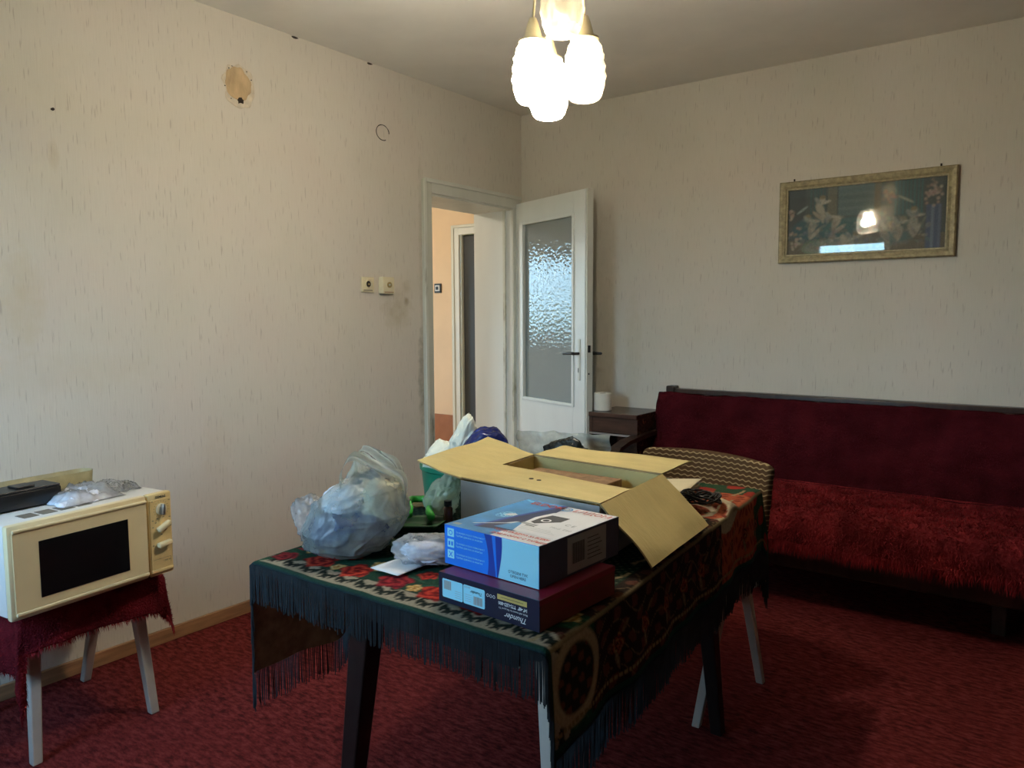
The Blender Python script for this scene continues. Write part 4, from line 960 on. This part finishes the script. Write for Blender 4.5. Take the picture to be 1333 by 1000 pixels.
bm = bmesh.new(); PQ = [V(1.690, -2.898, 0), V(1.775, -2.900, 0), V(1.775, -2.745, 0), V(1.700, -2.735, 0)]
grid(bm, lambda u, v: V(*(PQ[0].lerp(PQ[1], u)).lerp(PQ[3].lerp(PQ[2], u), v).xy, ZT+.004+.002*noise.noise(V(u*2, v*2, 7))), 10, 10); solid(bm, .0006)
tagp(part('paper_sheet', bm, M_paper, None, True), 'white sheet of paper lying between the carrier bag and the stacked boxes', 'paper')
o = empty('crumpled_bag', (1.765, -2.80, ZT), label='small crumpled clear plastic bag on the paper beside the blue box', cat='bag')
part('film', crumple((1.765, -2.795, ZT+.032), (.078, .052, .036), 31, .12, 2.2, zmin=ZT+.006, rot=.64), M_filmclear, o, True)
part('paper_inside', crumple((1.765, -2.795, ZT+.026), (.060, .036, .022), 33, .15, zmin=ZT+.007, rot=.64), M_bluecloth, o, True)
# greenish bag, brown bottle and green scoop in front of the carton's left wall
o = empty('greenish_bag', (1.53, -2.50, ZT), label='pale greenish plastic bag upright under the carton flap', cat='bag')
part('film', crumple((1.535, -2.50, ZT+.055), (.048, .036, .062), 41, .14, 2.8, zmin=ZT+.002, rot=.64, shape=lambda q: V(q.x+max(0, q.z)*.45, q.y, q.z)), M_filmgreen, o, True)
bt = empty('bottle', (1.617, -2.562, ZT), label='small brown bottle beside the carton corner', cat='bottle')
bm = bmesh.new(); lathe(bm, [(.0005, 0), (.011, 0), (.012, .003), (.012, .052), (.008, .058), (.0005, .058)], 20, Matrix.Translation((1.617, -2.562, ZT+.001))); part('bottle_body', bm, M_brownglass, bt, SM)
bm = bmesh.new(); lathe(bm, [(.0005, 0), (.010, 0), (.010, .014), (.0005, .014)], 16, Matrix.Translation((1.617, -2.562, ZT+.0595))); part('cap', bm, M_black, bt, SM)
gs = empty('dustpan', (1.60, -2.64, ZT), label='green plastic scoop with a bright green looped handle behind the carrier bag', cat='scoop')
bm = bmesh.new()
def dish(u, v):
    a = (u-.5)*.16; b = (v-.5)*.10; rim_ = max(abs(u-.5), abs(v-.5))*2; z = .006+.030*max(0, rim_-.75)*4*.6
    q = V(1.555, -2.625, 0)+Rh*a*(.8+.4*v)+Fh*b; return V(q.x, q.y, ZT+.002+z)
grid(bm, dish, 30, 24); solid(bm, .003); part('pan', bm, M_greendark, gs, True)
bm = bmesh.new(); hp = [V(1.515, -2.60, 0), V(1.475, -2.555, 0), V(1.445, -2.53, 0), V(1.43, -2.50, 0), V(1.46, -2.475, 0), V(1.50, -2.50, 0), V(1.545, -2.555, 0), V(1.58, -2.585, 0)]
tube(bm, [V(p.x, p.y, ZT+.034-.010*abs(k-3.5)/3.5+.006) for k, p in enumerate(hp)], .010, 10); part('handle', bm, M_greenbright, gs, True)
tagp(part('rag', crumple((1.415, -2.43, ZT+.012), (.05, .02, .012), 51, .12, zmin=ZT+.001, rot=.9), M_ochre, None, True), 'ochre rag at the left table edge behind the green scoop', 'cloth')

# clear film, black bag, leaflet, cable behind the carton
bm = bmesh.new()
def filmf(u, v):
    x = 1.285+.38*u; y = -1.82+.02*noise.noise(V(u*4, v*3, 3)); top = .885+.018*u+.006*noise.noise(V(u*9, 1, 1)); z = ZT+.002+(top-ZT)*v
    return V(x, y+.014*ridge(V(u*5, v*3, 1), 1)+.04*(1-v)**2, z)
grid(bm, filmf, 60, 30)
fm = tagp(part('plastic_film', bm, M_filmgrey, None, True), 'upright clear plastic sheeting behind the carton in front of the door', 'plastic sheet')
bkb = tagp(part('black_bag', crumple((1.555, -1.90, ZT+.068), (.100, .040, .074), 61, .12, 2.8, zmin=ZT+.001, rot=-.05), M_blackbag, None, True), 'glossy black plastic bag behind the back flap of the carton', 'bag')
lf = empty('leaflet', (1.99, -1.86, ZT), label='folded cream leaflet behind the right corner of the carton', cat='leaflet')
for k in range(3):
    bm = bmesh.new(); P4 = [V(1.86, -1.99, 0), V(2.00, -1.965, 0), V(1.985, -1.81, 0), V(1.86, -1.83, 0)]
    grid(bm, lambda u, v: V(*(P4[0].lerp(P4[1], u)).lerp(P4[3].lerp(P4[2], u), v).xy, ZT+.012+k*.005+.010*v+.006*k*u), 6, 6); solid(bm, .0008); part('page', bm, M_creampaper, lf, True)
bm = bmesh.new(); cp = []
for k in range(150):
    a = k*.28; rr_ = .038+.010*math.sin(k*.37); cp.append(V(2.055+rr_*1.25*math.cos(a), -1.985+rr_*math.sin(a), ZT+.022+.010*(math.sin(k*.61)+1)))
tube(bm, cp, .0028, 6); cbk = tagp(part('cable', bm, M_cord, None, True), 'coiled black cable on the table right of the carton', 'cable')

# ------------------------------------------------------------------ bucket with bags on a stool behind the table
def stool(name, cx, cy, sx, sy, zt, feet, tops, label, th_=.03):
    t = empty(name, (cx, cy, 0), label=label, cat='stool', group=None)
    part('seat', B(cx-sx/2, cx+sx/2, cy-sy/2, cy+sy/2, zt-th_, zt, bev=.006), M_palewood, t)
    for p0, p1 in zip(tops, feet):
        bm = bmesh.new(); taper(bm, (p0[0], p0[1], zt-th_), (p1[0], p1[1], 0), .040, .036, .028, .028); part('leg', bm, M_palewood, t)
    return t
stool('stool', 1.16, -1.85, .34, .34, .47, [(1.03, -1.80), (1.28, -1.80), (1.03, -1.70), (1.28, -1.70)], [(1.04, -1.82), (1.27, -1.82), (1.04, -1.70), (1.27, -1.70)], 'pale stool behind the table that carries the green bucket')
bk = empty('bucket', (1.085, -1.90, .47), label='green plastic bucket behind the left carton flap', cat='bucket')
bm = bmesh.new(); lathe(bm, [(.0005, .002), (.105, .0), (.110, .004), (.135, .27), (.142, .275), (.142, .29), (.132, .29), (.107, .012), (.0005, .012)], 48, Matrix.Translation((1.085, -1.90, .4705))); part('bucket_body', bm, M_greenpl, bk, SM)
bm = bmesh.new(); tube(bm, [(1.085+.145*math.cos(a), -1.90+.02, .74+.03*math.sin(a)-.06) for a in [PI*k/16+PI for k in range(17)]], .004, 8); part('bail_handle', bm, M_metal, bk, True)
wbg = empty('white_bag', (1.13, -1.97, .78), label='crumpled white bag sticking up behind the left carton flap', cat='bag')
part('bag_neck', crumple((1.165, -1.975, .86), (.056, .050, .108), 71, .10, 2.6, sub=4, n=60, rot=.64, lo=.62, shape=lambda q: V(q.x*(1-3.2*max(0, q.z))+.30*max(0, q.z), q.y, q.z)), M_whitebag, wbg)
part('bag_fold', crumple((1.075, -1.99, .800), (.078, .050, .060), 73, .12, 2.6, sub=4, n=50, rot=.64, lo=.60, shape=lambda q: V(q.x, q.y, q.z+q.x*.35)), M_whitebag, wbg)
tagp(part('blue_bag', crumple((1.262, -1.955, .815), (.082, .062, .098), 81, .05, 2.2, n=60, lo=.90, rot=.64), M_bluebag, None, True), 'glossy dark blue plastic bag behind the carton beside the white bag', 'bag')

# ------------------------------------------------------------------ chair behind the table
CH = empty('dining_chair', (1.825, -1.60, 0), math.radians(-9), label='chair with wavy brown striped back and pale legs pushed in at the table', cat='chair')
bm = bmesh.new()
def backf(u, v):
    x = -.262+.524*u; bowl = .045*(2*u-1)**2; edge = max(0, abs(2*u-1)-.92)/.08
    z = .50+.31*v-.012*(2*u-1)**2*v-edge*.010*(1 if v > .9 else 0); return V(x, .155-bowl+.05*v, z)
grid(bm, backf, 36, 16); solid(bm, .035); bmesh.ops.bevel(bm, geom=[e_ for e_ in bm.edges if e_.is_manifold and e_.calc_face_angle(0) > 1.0], offset=.012, segments=3, affect='EDGES', profile=.5)
part('backrest', bm, M_chairfab, CH, True, True)
bm = bmesh.new(); box(bm, -.22, .22, -.22, .18, .41, .46, bev=.018); part('seat', bm, M_chairfab, CH, SM, True)
part('seat_frame', B(-.205, .205, -.20, .17, .375, .41), M_palewood, CH, local=True)
inv = wm(CH).inverted()
for p1, p0 in (((1.985, -1.43, .40), (2.045, -1.395, 0)), ((2.03, -1.74, .40), (1.978, -1.80, 0)), ((1.66, -1.38, .40), (1.62, -1.34, 0)), ((1.62, -1.70, .40), (1.59, -1.74, 0))):
    bm = bmesh.new(); taper(bm, p1, p0, .034, .034, .026, .026); part('leg', bm, M_palewood, CH)
for sx_ in (-.2, .2):
    bm = bmesh.new(); taper(bm, (sx_, .16, .62), (sx_, .14, .40), .03, .02, .03, .025, .003); part('back_post', bm, M_palewood, CH, local=True)

# ------------------------------------------------------------------ stool, red cloth, microwave
stl = stool('stool', .33, -2.96, .44, .40, .468, [(.50, -2.772), (.505, -3.128), (.085, -2.80), (.085, -3.13)], [(.46, -2.80), (.46, -3.10), (.25, -2.80), (.25, -3.10)], 'pale wooden stool with splayed legs under the microwave')
sc_ = empty('stool_cover', (.33, -2.96, .47), label='frayed dark red cloth draped over the stool under the microwave', cat='cloth')
def sdrape(s, t):
    # s along +y (right in view), t along +x (towards the room); rectangle of the seat
    W0, D0 = .40, .44; x0, y0 = .11, -3.16
    ds = s if s < 0 else max(0, s-W0); dt = t if t < 0 else max(0, t-D0); cs, ct_ = min(max(s, 0), W0), min(max(t, 0), D0)
    r_ = math.hypot(ds, dt); z = .474; ox = oy = 0
    if r_ > 0:
        rho = .018; q = rho*PI/2
        out, dn_ = (rho*math.sin(r_/rho), rho*(1-math.cos(r_/rho))) if r_ < q else (rho+.05*(r_-q), rho+.998*(r_-q))
        both = min(abs(ds), abs(dt))/r_; out += both*.012*min(1, dn_/.12)
        al = t if abs(ds) > abs(dt) else s; out += .010*math.sin(al*24)*min(1, dn_/.1)*(1-both)
        ox, oy = ds/r_*out, dt/r_*out; z -= dn_
    n_ = .003*noise.noise(V(s*25, t*25, 0))
    return V(x0+ct_+oy, y0+cs+ox, z+n_)
q0, q1, q2, q3 = -.19, .40+.16, -.10, .44+.125
def edge_cut(s, t):
    return s, t
bm = bmesh.new()
def cl_(u, v):
    s = q0+(q1-q0)*u; t = q2+(q3-q2)*v
    if t > .44: t = .44+(t-.44)*(1.0 if s > .0 else 1.0+.95*min(1, -s/.08))*(.95 if .03 < s < .36 else 1.0)
    return sdrape(s, t)
grid(bm, cl_, 110, 110); solid(bm, .004); part('cover_cloth', bm, M_stoolcloth, sc_, True)
def ce(r):
    k = r.random(); 
    p = cl_(r.random(), 1.0) if k < .5 else cl_(1.0, r.random()) if k < .8 else cl_(0.0, r.random())
    return p, V(.4, 0, -1)
part('frayed_edge', tufts(1500, ce, .006, .018, .0012, .7, 8), M_fur, sc_, kind='stuff', keep=True)
def cpile(r): p = cl_(r.random(), r.random()**.5); return p, V(.5, .2, .6)
part('cover_pile', tufts(5000, cpile, .004, .009, .0012, .2, 9), M_fur, sc_, kind='stuff', keep=True)

MW = empty('microwave_oven', (.672, -3.228, .4965), math.radians(96.5), label='yellowed cream microwave oven on the red covered stool by the left wall', cat='microwave')
def ml(name, bm, mat, smooth=False, label=None, parent=None): return part(name, bm, mat, parent or MW, smooth, parent is None, label)
mW, mH, mD = .485, .259, .33
part('case', B(.002, mW-.002, .020, mD, .006, mH-.002, bev=.006), M_casemetal, MW, local=True, smooth=SM)
for a, b in ((.03, .05), (mW-.03, .05), (.03, mD-.04), (mW-.03, mD-.04)):
    bm = bmesh.new(); cyl(bm, (a, b, 0), (a, b, .008), .012, n=14); part('foot', bm, M_black, MW, local=True)
def Q(p): return wm(MW) @ Vector(p)
dw = .400
# door: frame built around the dark window
part('door', B(.0, dw, -.004, .020, .0, mH, bev=.008), M_cream, MW, local=True, smooth=SM)
dr_ = [o for o in C.objects if o.name.startswith('door') and o.parent == MW][0]
bm = bmesh.new(); rrx = [(.014, .024), (dw-.002, .024), (dw-.002, mH-.024), (.014, mH-.024)]
part('door_face', B(.012, dw-.003, -.0065, -.004, .022, mH-.022, bev=.0012), M_cream, MW, local=True)
part('door_rib', B(.012, dw-.003, -.011, -.004, .012, .022, bev=.003), M_cream, MW, local=True); part('door_rib', B(.012, dw-.003, -.011, -.004, mH-.022, mH-.013, bev=.003), M_cream, MW, local=True)
bm = bmesh.new(); box(bm, .078, .335, -.008, -.0062, .046, .202, bev=.0008); part('door_window', bm, M_window, MW, local=True)
part('control_panel', B(dw+.003, mW, -.004, .020, 0, mH, bev=.006), M_creampanel, MW, local=True, smooth=SM)
part('panel_face', B(dw+.008, mW-.006, -.0058, -.004, .022, mH-.020, bev=.001), M_creampanel, MW, local=True)
part('panel_rib', B(dw+.006, mW-.004, -.009, -.004, .010, .022, bev=.003), M_creampanel, MW, local=True)
pcx = (dw+mW)/2+.004
def dial(z, r_): 
    bm = bmesh.new(); lathe(bm, [(r_, 0), (r_, .003), (r_*.92, .004), (.0005, .004)], 28, Matrix.Translation((pcx, -.0058, z)) @ Matrix.Rotation(PI/2, 4, 'X')); return bm
o = ml('timer_dial', dial(.208, .018), M_switch, SM)
bm = bmesh.new(); box(bm, -.0045, .0045, -.018, -.003, -.017, .017, bev=.003, M=Matrix.Translation((pcx, -.0058, .208)) @ Matrix.Rotation(.08, 4, 'Y')); ml('timer_grip', bm, M_metal, SM)
for z_, ang in ((.155, .45), (.100, .10)):
    bm = bmesh.new(); box(bm, -.023, .023, -.020, -.002, -.0075, .0075, bev=.004, M=Matrix.Translation((pcx+.001, -.0058, z_)) @ Matrix.Rotation(-ang, 4, 'Y')); ml('knob', bm, M_cream, SM)
ff_ = Face(Q((0, -.0058, 0)), wm(MW).to_3x3() @ V(1, 0, 0), V(0, 0, 1))
for k in range(15):
    a = -.9+k*(PI+1.8)/14; ff_.rect(M_printblack, pcx+.025*math.cos(a)-.0007, pcx+.025*math.cos(a)+.0007, .208+.025*math.sin(a)-.001, .208+.025*math.sin(a)+.001)
for a, b in ((-.030, .236), (.028, .232), (-.03, .176), (-.014, .180), (.006, .182), (.028, .178), (-.03, .155), (.03, .150), (-.02, .168), (-.002, .128), (-.031, .098), (.031, .102)): ff_.rect(M_vent, pcx+a-.003, pcx+a+.003, b-.0012, b+.0012)
ff_.rect(M_vent, dw+.014, mW-.012, .052, .0528); ff_.rect(M_vent, mW-.0125, mW-.0117, .034, .052); ff_.text(M_vent, '1200 W', pcx+.014, .043, .008, align='CENTER')
ff_.text(M_printblack, 'SIEMENS', pcx-.002, .2475, .0095, align='CENTER', bold=.0003, h=.0022); ff_.finish(MW, 'printing')
for k in range(4): part('vent_slot', B(.075+k*.050, .075+.040+k*.050, .050, .098, mH-.0022, mH-.0008), M_vent, MW, local=True)
# things on the microwave
dv = empty('black_case', Q((.12, .2, mH)), math.radians(96.5), label='black plastic case on the left of the microwave top', cat='case')
part('case_body', B(-.12, .115, -.05, .045, .002, .050, bev=.006), M_black, dv, local=True, smooth=SM)
part('case_lid', B(-.118, .112, -.048, .043, .050, .056, bev=.002), M_black, dv, local=True)
part('latch', B(.0, .05, -.030, .020, .056, .062, bev=.002), M_black, dv, local=True); part('base_tab', B(.115, .135, -.03, .03, .001, .008, bev=.002), M_black, dv, local=True)
ty = empty('plastic_tray', Q((.2, .29, mH)), math.radians(96.5), label='yellowish clear plastic tray lying along the back of the microwave top', cat='tray')
bm = bmesh.new()
def tray(u, v):
    # rounded-end trough: perimeter u, wall height v
    a = 2*PI*u; Lh, Wh = .165, .030; rr_ = .030
    cxx = (Lh-rr_)*math.copysign(1, math.cos(a)); x = cxx+rr_*math.cos(a)*(1-.0); y = rr_*math.sin(a)
    return V(x*(1+.02*v)+.04, y*(1+.12*v), .002+.053*v)
grid(bm, tray, 72, 4); bmesh.ops.remove_doubles(bm, verts=bm.verts, dist=.0002); solid(bm, .0015); part('tray_wall', bm, M_tray, ty, SM, True)
bm = bmesh.new(); grid(bm, lambda u, v: tray(u, 0)*1 if v > .5 else V(.04+(tray(u, 0).x-.04)*.02, 0, .002), 72, 1); part('tray_floor', bm, M_tray, ty, False, True)
fp = empty('folded_bag', Q((.27, .12, mH)), label='clear plastic bag with pale blue cloth lying on the microwave top', cat='bag')
def packet(cx, cy, hx, hy, h, seed, n=34, px_=6):
    bm = bmesh.new()
    def top(u, v):
        a, b = 2*u-1, 2*v-1; e_ = max(0, (1-abs(a)**px_)*(1-abs(b)**px_)); q = V(u*3+seed, v*3, seed)
        z = e_*h*(.55+.45*noise.noise(q)+.5*sharp(q*1.3, 1))+.0012
        wx = 1+.14*noise.noise(V(b*2, seed, 1)); wy = 1+.14*noise.noise(V(a*2, seed, 5))
        return Q((cx+a*hx*wx, cy+b*hy*wy, mH+max(z, .0012)))
    g1 = grid(bm, top, n, n); g2 = grid(bm, lambda u, v: (lambda p: V(p.x, p.y, Q((0, 0, mH)).z+.0006))(top(u, v)), n, n); close(bm, g1, g2); return bm
part('cloth_inside', packet(.262, .150, .072, .085, .026, 3), M_bluecloth, fp, True)
part('film', packet(.285, .165, .092, .105, .034, 9), M_filmclear, fp, True)
cf = tagp(part('clear_wrap', packet(.415, .18, .045, .075, .024, 14), M_filmthin, None, True), 'crumpled clear wrapping on the right of the microwave top', 'plastic wrap')
bm = bmesh.new(); tube(bm, [(.02, -2.93, .40), (.03, -2.90, .33), (.045, -2.925, .26), (.05, -2.97, .19), (.05, -3.01, .15)], .0035, 8); box(bm, .035, .065, -3.04, -3.01, .135, .150, bev=.004)
tagp(part('power_cord', bm, M_cord, None, True), 'thin black power cord hanging behind the stool', 'cord')

# ------------------------------------------------------------------ hanging lamp
CHL = empty('chandelier', (1.67, -2.13, HT), label='ceiling lamp of four ribbed glass pendant shades glowing warm white', cat='lamp')
bm = bmesh.new(); lathe(bm, [(.0005, -.045), (.05, -.042), (.062, -.02), (.062, 0), (.0005, 0)], 36, Matrix.Translation((1.67, -2.13, HT-.0005))); part('ceiling_rose', bm, M_metal, CHL, SM)
# x, y, z of the shade bottom, lit?
SH = [(1.613, -2.173, 1.898, True), (1.730, -2.086, 1.904, False), (1.600, -2.075, 1.878, True), (1.726, -2.196, 2.052, False)]
for k, (x, y, z, lit) in enumerate(SH):
    H_ = .165
    def ribs(a, i, k=k):
        return 1+.030*math.sin(14*a+.9*i)*(1 if 0 < i < 13 else .6)+.015*math.sin(28*a-1.7*i+k)
    pr = [(.024, H_), (.038, H_-.004), (.047, H_-.018), (.050, H_-.035), (.055, H_-.045), (.052, H_-.055), (.058, H_-.07), (.056, H_-.085), (.060, H_-.10), (.056, H_-.115), (.055, .035), (.050, .022)]
    bm = bmesh.new(); lathe(bm, pr, 84, Matrix.Translation((x, y, z)), ribs)
    sh = part('shade', bm, M_shade, CHL, True)
    bm = bmesh.new(); lathe(bm, [(.050, .022), (.046, .010), (.040, .002), (.030, -.002), (.016, -.004), (.0005, -.0045)], 84, Matrix.Translation((x, y, z)), lambda a, i: 1+(.03*math.sin(14*a+.9*(13+i)) if i < 4 else 0)); part('shade_base', bm, M_shadebase, sh, True)
    bm = bmesh.new(); lathe(bm, [(.0005, .062), (.010, .060), (.016, .045), (.027, .004), (.040, .0), (.041, -.006), (.034, -.008), (.0005, -.004)], 32, Matrix.Translation((x, y, z+H_+.006))); part('holder', bm, M_switch, CHL, SM)
    bm = bmesh.new(); tube(bm, [(x, y, z+H_+.06), (x*.9+1.67*.1, y*.9-2.13*.1, (z+H_)*.7+HT*.3), (1.67+(x-1.67)*.4, -2.13+(y+2.13)*.4, HT-.035)], .0035, 8); part('cord', bm, M_switch, CHL, True)
    bm = bmesh.new(); lathe(bm, [(.0005, 0), (.014, .004), (.022, .018), (.024, .034), (.018, .055), (.013, .07), (.013, .10), (.0005, .10)], 24, Matrix.Translation((x, y, z+.048))); part('bulb', bm, M_bulb if lit else M_paper, sh, True)
    if lit: point('lamp_light', (x, y, z+.08), LAMP_POWER, LAMP_COLOR, .028)
